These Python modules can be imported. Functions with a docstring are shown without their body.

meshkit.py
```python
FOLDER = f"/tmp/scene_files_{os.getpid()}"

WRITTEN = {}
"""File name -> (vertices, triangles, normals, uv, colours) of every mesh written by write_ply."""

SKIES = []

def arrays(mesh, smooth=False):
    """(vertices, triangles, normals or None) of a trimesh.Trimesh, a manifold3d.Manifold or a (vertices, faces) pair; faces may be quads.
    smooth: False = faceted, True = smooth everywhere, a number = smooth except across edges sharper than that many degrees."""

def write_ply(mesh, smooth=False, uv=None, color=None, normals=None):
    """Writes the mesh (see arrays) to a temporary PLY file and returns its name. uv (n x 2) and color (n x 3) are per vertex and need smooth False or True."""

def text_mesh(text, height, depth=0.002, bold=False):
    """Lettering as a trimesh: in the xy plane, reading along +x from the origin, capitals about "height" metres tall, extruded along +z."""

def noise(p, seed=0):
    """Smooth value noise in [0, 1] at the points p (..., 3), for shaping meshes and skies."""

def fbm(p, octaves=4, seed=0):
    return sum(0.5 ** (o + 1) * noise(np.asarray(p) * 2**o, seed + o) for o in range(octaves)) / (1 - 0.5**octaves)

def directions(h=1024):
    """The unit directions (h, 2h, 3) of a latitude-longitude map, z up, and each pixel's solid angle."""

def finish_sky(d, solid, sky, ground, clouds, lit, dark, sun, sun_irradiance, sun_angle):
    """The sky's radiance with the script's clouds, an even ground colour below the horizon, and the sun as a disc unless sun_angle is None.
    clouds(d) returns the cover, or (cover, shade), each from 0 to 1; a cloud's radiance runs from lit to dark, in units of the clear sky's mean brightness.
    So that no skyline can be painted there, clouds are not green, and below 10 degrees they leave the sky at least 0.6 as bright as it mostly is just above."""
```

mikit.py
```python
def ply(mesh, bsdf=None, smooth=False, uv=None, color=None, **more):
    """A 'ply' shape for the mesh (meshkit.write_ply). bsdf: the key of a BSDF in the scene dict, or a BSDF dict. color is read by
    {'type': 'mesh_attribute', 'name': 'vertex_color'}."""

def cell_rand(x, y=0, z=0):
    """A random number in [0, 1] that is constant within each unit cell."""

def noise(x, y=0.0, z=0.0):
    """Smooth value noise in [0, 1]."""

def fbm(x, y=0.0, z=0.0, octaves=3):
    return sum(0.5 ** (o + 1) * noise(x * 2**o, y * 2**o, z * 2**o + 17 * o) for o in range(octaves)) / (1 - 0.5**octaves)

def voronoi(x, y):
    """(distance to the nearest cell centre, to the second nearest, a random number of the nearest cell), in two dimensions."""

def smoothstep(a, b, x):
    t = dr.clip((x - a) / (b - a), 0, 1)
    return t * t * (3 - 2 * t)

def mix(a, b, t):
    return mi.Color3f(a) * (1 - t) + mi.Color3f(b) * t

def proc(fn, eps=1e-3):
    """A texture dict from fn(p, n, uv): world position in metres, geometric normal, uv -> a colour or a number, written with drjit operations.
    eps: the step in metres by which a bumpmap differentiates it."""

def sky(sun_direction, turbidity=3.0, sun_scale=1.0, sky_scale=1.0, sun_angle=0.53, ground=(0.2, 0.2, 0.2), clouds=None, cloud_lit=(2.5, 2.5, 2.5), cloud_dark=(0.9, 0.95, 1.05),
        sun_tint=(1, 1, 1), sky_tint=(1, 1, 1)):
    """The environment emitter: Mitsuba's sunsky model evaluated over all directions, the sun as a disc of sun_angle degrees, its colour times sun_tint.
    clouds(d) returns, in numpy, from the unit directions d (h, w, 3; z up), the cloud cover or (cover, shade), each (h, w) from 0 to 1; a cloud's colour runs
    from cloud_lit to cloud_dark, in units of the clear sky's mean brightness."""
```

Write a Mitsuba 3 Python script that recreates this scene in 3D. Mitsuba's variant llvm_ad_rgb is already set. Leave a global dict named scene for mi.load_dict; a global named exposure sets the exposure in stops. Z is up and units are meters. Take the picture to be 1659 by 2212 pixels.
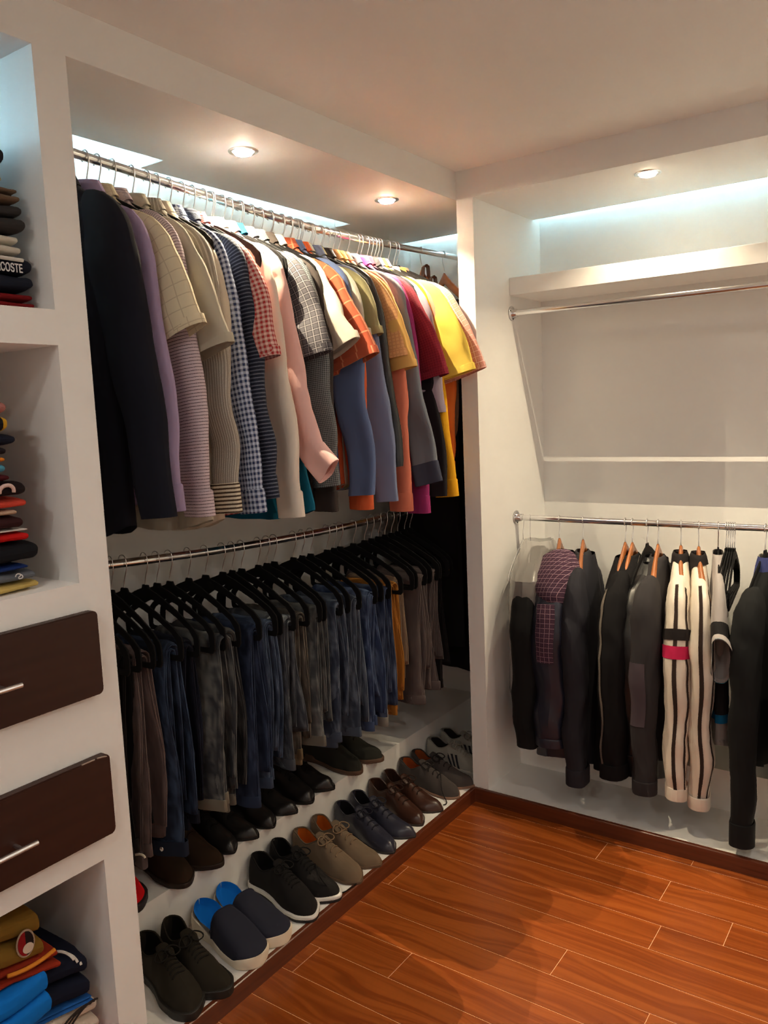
import math, numpy as np, trimesh, drjit as dr, mitsuba as mi, mikit, meshkit
from shapely.geometry import Polygon, box as sbox, LineString, Point
from shapely.ops import unary_union

scene, labels = {}, {}
# ---------------------------------------------------------------- camera, light levels, exposure
CAM_POS = np.array([1.5255, -2.6936, 1.5501])
CAM_RIGHT = np.array([0.819, 0.573, -0.041])
CAM_DOWN = np.array([0.037, -0.125, -0.992])
CAM_FWD = np.array([-0.573, 0.810, -0.123])
scene['camera'] = dict(type='perspective', fov=50.557, fov_axis='x', near_clip=0.05, far_clip=50.0,
    to_world=mi.ScalarTransform4f().look_at(origin=CAM_POS.tolist(), target=(CAM_POS + CAM_FWD).tolist(), up=(-CAM_DOWN).tolist()))
exposure = 1.12
WARM = np.array([1.0, 0.83, 0.56]); ROOMC = np.array([1.0, 0.955, 0.885]); COOL = np.array([0.46, 0.82, 1.0])
SPOT_I, SPOT_DISC, LED_L, ROOM_I = 3.4, 130.0, 20.0, 5.2

def lin(c):
    c = np.asarray(c, float) / 255.0
    return np.where(c <= 0.04045, c / 12.92, ((c + 0.055) / 1.055) ** 2.4)

# ---------------------------------------------------------------- bookkeeping
def numbered(name):
    if not (name in scene or name in labels or any(k.startswith(name + '__') for k in scene)): return name
    i = 1
    while True:
        k = f'{name}_{i:03d}'
        if not (k in scene or k in labels or any(q.startswith(k + '__') for q in scene)): return k
        i += 1
_counts = {}
def fresh(name):
    n = _counts.get(name, 0); _counts[name] = n + 1
    return name if n == 0 else f'{name}_{n:03d}'
def thing(name, label, category, group=None):
    k = fresh(name)
    labels[k] = dict(label=label, category=category)
    if group: labels[k]['group'] = group
    return k
def put(key, mesh, bsdf, color=None, smooth=True, uv=None, label=None, **more):
    """one entry of the scene; color: sRGB 0-255 constant or per-vertex linear array"""
    if isinstance(mesh, tuple) and len(mesh) == 3: mesh, uv = mesh[:2], mesh[2]
    if color is not None and np.ndim(color) == 1:
        v, f, n = meshkit.arrays(mesh, smooth)
        if smooth is not True and smooth is not False:
            tm = trimesh.graph.smooth_shade(trimesh.Trimesh(*meshkit.arrays(mesh)[:2], process=False), angle=np.radians(smooth), facet_minarea=None)
            mesh, smooth, uv = (np.array(tm.vertices), np.array(tm.faces)), True, None
            v = mesh[0]
        color = np.tile(lin(color), (len(v), 1))
    scene[key] = mikit.ply(mesh, bsdf, smooth=smooth, uv=uv, color=color, **more)
    if label: labels[key] = dict(label=label)
    return key
def part(parent, name, mesh, bsdf, **kw):
    return put(fresh(parent + '__' + name), mesh, bsdf, **kw)
def struct(name, mesh, bsdf, **kw):
    put(name, mesh, bsdf, **{**dict(smooth=False), **kw}); labels[name] = {'kind': 'structure'}
    _counts[name] = 1
    return name

# ---------------------------------------------------------------- mesh helpers
def bx(x0, x1, y0, y1, z0, z1):
    m = trimesh.creation.box(extents=(abs(x1 - x0), abs(y1 - y0), abs(z1 - z0)))
    m.apply_translation(((x0 + x1) / 2, (y0 + y1) / 2, (z0 + z1) / 2)); return m
def cat(*ms):
    V, F, n = [], [], 0
    for m in ms:
        v, f, _ = meshkit.arrays(m); V.append(v); F.append(f + n); n += len(v)
    return np.vstack(V), np.vstack(F)
def grid_faces(n, m):
    i, j = np.meshgrid(np.arange(n - 1), np.arange(m - 1), indexing='ij')
    a = i * m + j
    q = np.stack([a, a + 1, a + m + 1, a + m], -1).reshape(-1, 4)
    return np.vstack([q[:, [0, 1, 2]], q[:, [0, 2, 3]]])
def loft(R, cap0=False, cap1=False, flip=False):
    """rings R (n, m, 3), closed around (the seam is doubled); returns (v, f, uv) with uv in metres"""
    R = np.asarray(R, float)
    R = np.concatenate([R, R[:, :1]], 1); n, m, _ = R.shape
    F = grid_faces(n, m)
    du = np.linalg.norm(np.diff(R, axis=1), axis=2).mean(0); u = np.concatenate([[0], np.cumsum(du)])
    dv = np.linalg.norm(np.diff(R, axis=0), axis=2).max(1) if n > 1 else np.zeros(0); v = np.concatenate([[0], np.cumsum(dv)])
    UV = np.stack(np.broadcast_arrays(u[None, :], v[:, None]), -1).reshape(-1, 2)
    V = R.reshape(-1, 3)
    for on, k in ((cap0, 0), (cap1, n - 1)):
        if on:
            c = len(V); V = np.vstack([V, R[k, :-1].mean(0)]); UV = np.vstack([UV, UV[k * m]])
            j = np.arange(m - 1) + k * m
            t = np.stack([j + 1, j, np.full(m - 1, c)], 1)
            F = np.vstack([F, t if k == 0 else t[:, [1, 0, 2]]])
    if flip: F = F[:, ::-1]
    return V, F, UV
def tube(P, r, sides=8, caps=True):
    P = np.asarray(P, float); t = np.gradient(P, axis=0); t /= np.linalg.norm(t, axis=1, keepdims=True) + 1e-12
    ref = np.array([0.0, 0, 1]) if abs(t[0, 2]) < 0.9 else np.array([1.0, 0, 0])
    a = np.cross(t[0], ref); a /= np.linalg.norm(a); A = []
    for k in range(len(P)):
        a = a - t[k] * (a @ t[k]); a /= np.linalg.norm(a) + 1e-12; A.append(a)
    A = np.array(A); B = np.cross(t, A); g = np.arange(sides) * 2 * np.pi / sides
    r = np.broadcast_to(r, (len(P),))[:, None, None]
    R = P[:, None] + r * (np.cos(g)[None, :, None] * A[:, None] + np.sin(g)[None, :, None] * B[:, None])
    return loft(R, caps, caps)
def smooth_path(P, n):
    from scipy.interpolate import CubicSpline
    P = np.asarray(P, float); s = np.concatenate([[0], np.cumsum(np.linalg.norm(np.diff(P, axis=0), axis=1))])
    return CubicSpline(s, P)(np.linspace(0, s[-1], n))
def normals(V, F):
    n = np.zeros_like(V); c = np.cross(V[F[:, 1]] - V[F[:, 0]], V[F[:, 2]] - V[F[:, 0]])
    for k in range(3): np.add.at(n, F[:, k], c)
    return n / (np.linalg.norm(n, axis=1, keepdims=True) + 1e-12)
def lin_path(P, n):
    P = np.asarray(P, float); s = np.concatenate([[0], np.cumsum(np.linalg.norm(np.diff(P, axis=0), axis=1))])
    q = np.unique(np.concatenate([np.linspace(0, s[-1], n), s])); return np.stack([np.interp(q, s, P[:, i]) for i in range(3)], 1)
def crumple(mesh, amp, freq, seed=0, oct=3):
    V, F, UV = mesh; N = normals(V, F)
    # the two copies of the seam share a place, so the noise moves them alike
    d = (meshkit.fbm(V * np.asarray(freq), oct, seed) - 0.5) * 2 * amp
    Nn = N.copy(); key = np.round(V * 1e5).astype(np.int64); _, inv = np.unique(key, axis=0, return_inverse=True); inv = inv.ravel()
    S = np.zeros((inv.max() + 1, 3)); np.add.at(S, inv, N); Nn = S[inv]; Nn /= np.linalg.norm(Nn, axis=1, keepdims=True) + 1e-12
    return V + Nn * d[:, None], F, UV
def xf(mesh, M):
    V, F, UV = mesh; return V @ M[:3, :3].T + M[:3, 3], F, UV
def frame(origin, u, w):
    """local (u, w, z) -> world"""
    M = np.eye(4); M[:3, 0], M[:3, 1], M[:3, 2], M[:3, 3] = u, w, (0, 0, 1), origin; return M
def rounded_slab(poly, z0, z1, r=0.003):
    """extruded polygon with a chamfered rim"""
    a = trimesh.creation.extrude_polygon(poly, z1 - z0, engine='earcut'); a.apply_translation((0, 0, z0)); return a
def hull_box(x0, x1, y0, y1, z0, z1, r):
    """box with chamfered edges (24 corner points hull)"""
    P = []
    for sx in (0, 1):
        for sy in (0, 1):
            for sz in (0, 1):
                c = np.array([(x0, x1)[sx], (y0, y1)[sy], (z0, z1)[sz]], float); d = np.array([1 - 2 * sx, 1 - 2 * sy, 1 - 2 * sz]) * r
                for k in range(3):
                    e = d.copy(); e[k] = 0; P.append(c + e)
    return trimesh.convex.convex_hull(np.array(P))

# ---------------------------------------------------------------- materials
def rgb(c): return {'type': 'rgb', 'value': [float(x) for x in c]}
def srgb(*c): return rgb(lin(c))
VC = {'type': 'mesh_attribute', 'name': 'vertex_color'}
def principled(color, rough=0.5, spec=0.5, **k): return {'type': 'twosided', 'bsdf': {'type': 'principled', 'base_color': color, 'roughness': rough, 'specular': spec, **k}}
def paint_fn(p, n, uv):
    return mikit.mix([0.755, 0.755, 0.735], [0.795, 0.795, 0.775], mikit.fbm(p.x * 3, p.y * 3, p.z * 3, 2))
scene['paint'] = principled(mikit.proc(paint_fn), 0.62, 0.3)
scene['plinth_paint'] = principled(mikit.proc(lambda p, n, uv: mikit.mix([0.72, 0.71, 0.68], [0.78, 0.77, 0.74], mikit.noise(p.x * 9, p.y * 9, p.z * 9))), 0.35, 0.5)
def plank_fn(p, n, uv):
    row = dr.floor((p.y + 0.05) / 0.1225)
    col = dr.floor(uv.x * 1.0 + 0.5)
    o = mikit.cell_rand(row, col, 3) * 40
    wob = mikit.fbm(p.x * 2.2 + o, p.y * 10 + o, 0.0, 3)
    g = mikit.fbm(p.x * 1.6 + o, p.y * 75 + wob * 9, o, 3)
    fine = mikit.noise(p.x * 9 + o, p.y * 420, o)
    t = mikit.smoothstep(0.30, 0.72, g)
    c = mikit.mix([0.205, 0.0395, 0.0060], [0.300, 0.070, 0.0120], t)
    dark = mikit.smoothstep(0.62, 0.80, mikit.fbm(p.x * 2.6 + o, p.y * 42 + wob * 6, o + 5, 3))
    c = mikit.mix(c, mi.Color3f(0.115, 0.0225, 0.0040), dark * 0.5)
    return c * (0.86 + 0.12 * fine + 0.16 * (mikit.cell_rand(row, col, 7) - 0.5))
scene['plank_wood'] = principled(mikit.proc(plank_fn), 0.30, 0.5)
scene['grout'] = principled(srgb(206, 150, 108), 0.8, 0.2)
def board_fn(p, n, uv):
    g = mikit.fbm(p.x * 6 + p.z * 30, p.y * 6 + p.z * 55, p.z * 90, 3)
    return mikit.mix([0.062, 0.0130, 0.0050], [0.125, 0.030, 0.0105], g)
scene['board_wood'] = principled(mikit.proc(board_fn), 0.28, 0.5)
scene['drawer_wood'] = principled(mikit.proc(lambda p, n, uv: mikit.mix([0.022, 0.0062, 0.0040], [0.036, 0.0100, 0.0058], mikit.fbm(p.y * 5, p.z * 60, p.x * 5, 3))), 0.45, 0.3)
scene['hanger_wood'] = principled(mikit.proc(lambda p, n, uv: mikit.mix([0.24, 0.075, 0.022], [0.36, 0.125, 0.04], mikit.fbm(p.x * 14, p.y * 14, p.z * 60, 3))), 0.25, 0.5, clearcoat=0.5, clearcoat_gloss=0.9)
scene['chrome'] = principled(rgb((.86, .87, .88)), 0.16, 0.5, metallic=1.0)
scene['steel'] = principled(rgb((.80, .80, .80)), 0.30, 0.5, metallic=1.0)
def weave(p, n, uv): return mikit.noise(uv.x * 900, uv.y * 900) * 0.5 + mikit.fbm(uv.x * 60, uv.y * 40, 0.0, 2) * 0.8
def cloth(color, rough=0.9, spec=0.15, sheen=0.25):
    return {'type': 'twosided', 'bsdf': {'type': 'principled', 'base_color': color, 'roughness': rough, 'specular': spec, 'sheen': sheen}}
scene['fabric'] = cloth(VC)
scene['denim'] = cloth(VC, 0.85, 0.15, 0.1)
scene['nylon'] = principled(VC, 0.38, 0.5)
scene['leather'] = principled(VC, 0.33, 0.5)
scene['suede'] = cloth(VC, 0.95, 0.1, 0.5)
scene['rubber'] = principled(VC, 0.55, 0.4)
scene['velvet'] = cloth(srgb(17, 17, 18), 0.95, 0.1, 0.6)
scene['plastic_film'] = {'type': 'blendbsdf', 'weight': 0.24, 'a': {'type': 'thindielectric', 'int_ior': 1.5}, 'b': {'type': 'twosided', 'bsdf': {'type': 'principled', 'base_color': srgb(225, 220, 214), 'roughness': 0.25, 'specular': 0.8}}}
# woven patterns: uv is in metres on the cloth
def band(t, period, width):
    f = t / period; f = f - dr.floor(f)
    return 1 - mikit.smoothstep(width / 2 - 0.05, width / 2 + 0.05, dr.abs(f - 0.5))
def gingham(a, b, per):
    A, Bc = lin(a).tolist(), lin(b).tolist()
    return lambda p, n, uv: mikit.mix(A, Bc, (band(uv.x, per, 0.5) + band(uv.y, per, 0.5)) * 0.5)
def stripes(a, b, per, width, axis=1):
    A, Bc = lin(a).tolist(), lin(b).tolist()
    return lambda p, n, uv: mikit.mix(A, Bc, band(uv.y if axis else uv.x, per, width))
def windowpane(a, b, per, width, k=0.8):
    A, Bc = lin(a).tolist(), lin(b).tolist()
    return lambda p, n, uv: mikit.mix(A, Bc, k * dr.maximum(band(uv.x, per, width), band(uv.y, per, width)))
def plaid(a, b, c, per):
    A, Bc, Cc = lin(a).tolist(), lin(b).tolist(), lin(c).tolist()
    def fn(p, n, uv):
        m = mikit.mix(A, Bc, (band(uv.x, per, 0.55) + band(uv.y, per, 0.55)) * 0.5)
        return mikit.mix(m, Cc, 0.85 * dr.maximum(band(uv.x + per * .5, per, 0.10), band(uv.y + per * .5, per, 0.10)))
    return fn
PATTERNS = dict(
    navy_gingham=gingham((184, 196, 218), (44, 54, 90), 0.0145),
    navy_stripe=stripes((34, 38, 52), (92, 98, 112), 0.0105, 0.35),
    red_gingham=gingham((222, 188, 182), (158, 46, 50), 0.0135),
    cream_check=windowpane((218, 207, 178), (150, 132, 100), 0.034, 0.06, 0.5),
    lilac_stripe=stripes((198, 182, 188), (92, 76, 86), 0.0080, 0.2),
    brown_stripe=stripes((205, 196, 176), (70, 58, 48), 0.0105, 0.45),
    taupe_stripe=stripes((138, 131, 122), (182, 175, 164), 0.0085, 0.35, 0),
    black_plaid=plaid((50, 49, 54), (88, 86, 92), (160, 158, 160), 0.019),
    micro_check=gingham((132, 136, 138), (52, 56, 60), 0.0058),
    pink_plaid=plaid((196, 128, 116), (206, 146, 134), (238, 208, 196), 0.021),
    wine_plaid=plaid((50, 34, 48), (64, 44, 58), (150, 122, 134), 0.018),
    orange_line=windowpane((174, 86, 62), (232, 178, 138), 0.055, 0.05, 0.8),
    maroon_dot=windowpane((108, 24, 40), (150, 60, 72), 0.009, 0.16, 0.5),
    peach_check=windowpane((222, 170, 120), (196, 130, 84), 0.012, 0.3, 0.5),
)
for k, fn in PATTERNS.items(): scene['cloth_' + k] = cloth(mikit.proc(fn))
# ================================================================ the room
HB, HC, HT = 2.30, 2.40, 0.0545      # soffit, ceiling, top of the skirting and niche floor
ZS, DEP = 0.2055, 0.577              # step height, niche depth
XR, YB = 2.38, -3.70                 # right wall and the wall behind the camera
PX = 0.068                           # thickness of the partition between the niches
YP, YO0, YO1, YE = -1.60, -1.676, -2.276, -2.36
# floor: grout bed and planks
struct('floor', bx(-0.02, XR, YB, 0.02, -0.03, -0.0012), 'grout', label=None)
joints = {0: 0.566, 1: 0.819, 2: 1.034, 3: 0.860, 4: 0.042, 5: 0.667, 6: 0.939, 7: 0.296, 8: 0.054, 9: 0.75, 10: 0.40}
for r in range(-1, 30):
    y1 = min(-0.05 - 0.1225 * r, 0.0); y0 = -0.05 - 0.1225 * (r + 1)
    if r == -1: y1, y0 = 0.0, -0.05
    if y0 < YB: y0 = YB
    if y1 - y0 < 0.02: continue
    j0 = joints.get(r, (0.37 * r) % 1.22); L = 1.22; xs = [0.0]
    c = j0 - L * math.ceil(j0 / L)
    while c < XR:
        if c > 0.03: xs.append(c)
        c += L
    xs.append(XR)
    for i in range(len(xs) - 1):
        a, b = xs[i] + 0.0010, xs[i + 1] - 0.0010
        m = hull_box(a, b, y0 + 0.0011, y1 - 0.0011, -0.012, 0.0, 0.0008)
        V, F, _ = meshkit.arrays(m)
        part('floor', 'plank', (V, F), 'plank_wood', smooth=False, uv=np.full((len(V), 2), float(i)))
# walls
def wl(*ms): return cat(*ms)
shelfbits = []
for z0, z1 in ((HB, HC), (1.713, 1.785), (0.582, 1.212), (0.0, 0.075)):
    shelfbits.append(bx(-DEP, 0, YO1, YO0, z0, z1))
struct('wall_left', wl(bx(-DEP, 0, YO0, YP, 0, HC), bx(-DEP, 0, YE, YO1, 0, HC), bx(-DEP - .08, -DEP, YE, YP, 0, HC + .1), bx(-.2, 0, YB, YE, 0, HC), *shelfbits), 'paint')
struct('wall_niche_left', bx(-DEP - .08, -DEP, YP, DEP + .08, 0, HC + .1), 'paint')
struct('wall_niche_end', bx(-DEP, 0.0, DEP, DEP + .08, 0, HC + .1), 'paint')
struct('trim_3', bx(-.03, 0, YP, 0, HB, HC), 'paint')
struct('wall_partition', bx(0.0, PX, 0.0, DEP, 0, HC + .1), 'paint')
struct('wall_far', bx(0.0, XR + .08, DEP, DEP + .08, 0, HC + .1), 'paint')
struct('trim_4', bx(PX, XR, 0.0, 0.03, HB, HC), 'paint')
struct('wall_right', bx(XR, XR + .08, YB - .08, DEP, 0, HC + .1), 'paint')
struct('wall_rear', bx(-.2, XR, YB - .08, YB, 0, HC), 'paint')
struct('ceiling', wl(bx(-.2, XR, YB, 0.0, HC, HC + .06)), 'paint')
cove_z = HC + .02
struct('ceiling_cove', wl(bx(-DEP, 0, YP, DEP, cove_z, cove_z + .06), bx(PX, XR, 0, DEP, cove_z, cove_z + .06)), 'paint')
def with_holes(poly, spots, z0, z1):
    for x, y in spots: poly = poly.difference(Point(x, y).buffer(0.038, 16))
    return trimesh.util.concatenate([rounded_slab(g, z0, z1) for g in getattr(poly, 'geoms', [poly])])
LEFT_SPOTS = [(-0.165, -0.922), (-0.176, -0.190)]
FAR_SPOTS = [(0.651, 0.145), (1.38, 0.145), (2.1, 0.145)]
sl = unary_union([sbox(-0.394, YP, 0, -1.016), sbox(-0.50, -1.016, 0, 0.018), sbox(-DEP, 0.018, 0, 0.498)])
struct('ceiling_niche_left', with_holes(sl, LEFT_SPOTS, HB, HB + .024), 'paint')
struct('ceiling_niche_far', with_holes(sbox(PX, 0.0, XR, 0.503), FAR_SPOTS, HB, HB + .024), 'paint')
# plinths: niche floors and the steps behind
struct('trim_1', bx(-DEP, -0.001, YP, DEP, 0, HT - .002), 'plinth_paint')
struct('trim_2', bx(PX, XR, 0.001, DEP, 0, HT - .002), 'plinth_paint')
struct('trim_5', bx(-DEP, -0.29, YP, DEP, HT - .002, ZS), 'plinth_paint')
struct('trim_6', bx(PX, XR, 0.29, DEP, HT - .002, ZS), 'plinth_paint')
def skirting(length):
    P = [(0, 0), (0.016, 0), (0.016, HT - .006), (0.0145, HT - .0018), (0.0115, HT), (0.0, HT)]
    return trimesh.creation.extrude_polygon(Polygon(P), length, engine='earcut')
m = skirting(-0.016 + 3.6); V = np.array(m.vertices)      # local (x, z, length)
struct('baseboard_left', trimesh.Trimesh(np.stack([V[:, 0], -V[:, 2], V[:, 1]], 1), np.array(m.faces)[:, ::-1], process=False), 'board_wood', smooth=30)
m = skirting(XR); V = np.array(m.vertices)
struct('baseboard_far', trimesh.Trimesh(np.stack([V[:, 2], -V[:, 0], V[:, 1]], 1), np.array(m.faces), process=False), 'board_wood', smooth=30)
# drawers
def drawer(z0, z1, label, hz):
    d = thing('drawer', label, 'drawer')
    y0, y1 = -2.262, -1.652
    poly = sbox(y0 + .012, z0 + .012, y1 - .012, z1 - .012).buffer(0.012, 6)
    m = trimesh.creation.extrude_polygon(poly, 0.018, engine='earcut'); V = np.array(m.vertices)
    m2 = trimesh.creation.extrude_polygon(poly.buffer(-.0025), 0.003, engine='earcut'); V2 = np.array(m2.vertices)
    A = trimesh.Trimesh(np.stack([V[:, 2] + .0005, V[:, 0], V[:, 1]], 1), m.faces, process=False)
    B = trimesh.Trimesh(np.stack([V2[:, 2] + .0175, V2[:, 0], V2[:, 1]], 1), m2.faces, process=False)
    part(d, 'front', cat(A, B), 'drawer_wood', smooth=False)
    if z0 < .7: part(d, 'chip', cat(tube([(.0188, -1.722, z1 - .0012), (.0196, -1.700, z1 - .0010), (.0188, -1.690, z1 - .0014)], .0016, 6)[:2], tube([(.0190, -1.684, z1 - .0012), (.0198, -1.670, z1 - .0022), (.0192, -1.660, z1 - .0050)], .0018, 6)[:2]), 'rubber', color=np.array((150, 132, 118)), smooth=40, label='pale chipped edge')
    h = part(d, 'handle', cat(tube(smooth_path([(.047, -2.07, hz), (.048, -1.96, hz), (.047, -1.853, hz)], 8), 0.0055, 10)[:2],
        tube([(.018, -2.035, hz), (.046, -2.035, hz)], 0.0045, 8)[:2], tube([(.018, -1.885, hz), (.046, -1.885, hz)], 0.0045, 8)[:2]), 'steel', smooth=40, label='brushed metal bar handle')
drawer(0.965, 1.150, 'dark brown drawer with bar handle, the upper of the two below the middle shelf', 1.049)
drawer(0.643, 0.827, 'dark brown drawer with bar handle, the lower one with a chipped top corner', 0.722)
# thick shelf of the far niche
s = thing('wall_shelf', 'thick white painted wall shelf above the empty upper rail of the far niche', 'shelf')
part(s, 'board', hull_box(PX + .0005, XR - .001, 0.279, DEP - .0005, 1.979, 2.046, .0015), 'paint', smooth=False)
# ---------------------------------------------------------------- lamps
def spot_lamp(x, y, z, label, inten=SPOT_I, disc=SPOT_DISC):
    k = thing('ceiling_spotlight', label, 'spotlight', None)
    a = np.linspace(0, 2 * np.pi, 33)[:-1]
    ring = lambda r, zz: np.stack([x + r * np.cos(a), y + r * np.sin(a), np.full(32, z + zz)], 1)
    part(k, 'trim_ring', loft([ring(.0305, .012), ring(.0305, -.001), ring(.034, -.0045), ring(.0425, -.003), ring(.044, .0005)], flip=True), 'chrome', smooth=True)
    part(k, 'housing', loft([ring(.031, .012), ring(.031, .02)]), 'paint', smooth=False)
    m = loft([ring(.029, .004), ring(.0285, -.004), ring(.024, -.010), ring(.012, -.013)], False, True, flip=False)
    V, F, _ = m; n = normals(V, F)
    if n[:, 2].mean() > 0: F = F[:, ::-1]
    e = part(k, 'bulb', (V, F), None, smooth=False, label='lit bulb')
    scene[e]['bsdf'] = {'type': 'diffuse', 'reflectance': rgb((.3, .3, .3))}
    scene[e]['emitter'] = {'type': 'area', 'radiance': rgb(WARM * disc)}
    scene[k + '_beam'] = {'type': 'spot', 'intensity': rgb(WARM * inten), 'cutoff_angle': 60, 'beam_width': 20,
        'to_world': mi.ScalarTransform4f().look_at(origin=[x, y, z - .024], target=[x, y, z - 1], up=[0, 1, 0])}
spot_lamp(*LEFT_SPOTS[0], HB, 'round recessed spotlight with a bright warm glow, nearest the left end of the shirts')
spot_lamp(*LEFT_SPOTS[1], HB, 'round recessed spotlight in the soffit above the yellow and red shirts')
spot_lamp(*FAR_SPOTS[0], HB, 'round recessed spotlight in the far niche soffit above the thick shelf', inten=SPOT_I * .55, disc=SPOT_DISC * .35)
spot_lamp(*FAR_SPOTS[1], HB, 'round recessed spotlight of the far niche, right of the one in view', inten=SPOT_I * .55, disc=SPOT_DISC * .35)
spot_lamp(*FAR_SPOTS[2], HB, 'round recessed spotlight at the right end of the far niche', inten=SPOT_I * .55, disc=SPOT_DISC * .35)
def led(name, p0, p1, label, lum):
    k = thing(name, label, 'light tube')
    m = tube(np.linspace(p0, p1, 3), 0.010, 10)
    e = part(k, 'tube', m, None, smooth=True)
    scene[e]['bsdf'] = {'type': 'diffuse', 'reflectance': rgb((.5, .5, .5))}
    scene[e]['emitter'] = {'type': 'area', 'radiance': rgb(COOL * lum)}
zt = HB + .024 + .014
led('light_tube', (-.355, YP + .03, zt), (-.355, 0.0, zt), 'cool white light tube hidden in the cove above the shirts', LED_L)
led('light_tube', (-.50, .44, zt), (-.08, .44, zt), 'short cool white light tube in the cove at the end of the shirt rail', LED_L)
led('light_tube', (PX + .04, .44, zt), (XR - .1, .44, zt), 'cool white light tube behind the bright slot of the far niche', LED_L * .62)
led('light_tube', (-.46, YO1 + .05, HB - .022), (-.46, YO0 - .05, HB - .022), 'cool white light tube inside the top of the shelf column', LED_L * 1.1)
# lamps of the rest of the room, outside the frame
for i, (x, y) in enumerate(((1.95, -0.9), (1.95, -2.2), (1.0, -3.2), (0.55, -2.95))):
    k = thing('ceiling_spotlight', f'round recessed room spotlight {("by the right wall", "further along the right wall", "by the rear wall", "in the rear left corner")[i]}', 'spotlight')
    a = np.linspace(0, 2 * np.pi, 25)[:-1]
    ring = lambda r, zz: np.stack([x + r * np.cos(a), y + r * np.sin(a), np.full(24, HC + zz)], 1)
    part(k, 'trim_ring', loft([ring(.05, -.001), ring(.053, -.006), ring(.064, -.003), ring(.066, -.0003)], flip=True), 'chrome')
    V, F, _ = loft([ring(.05, -.003), ring(.02, -.004)], False, True)
    if normals(V, F)[:, 2].mean() > 0: F = F[:, ::-1]
    e = part(k, 'bulb', (V, F), None, smooth=False)
    scene[e]['bsdf'] = {'type': 'diffuse', 'reflectance': rgb((.3, .3, .3))}
    scene[e]['emitter'] = {'type': 'area', 'radiance': rgb(ROOMC * ROOM_I * 18)}
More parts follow.
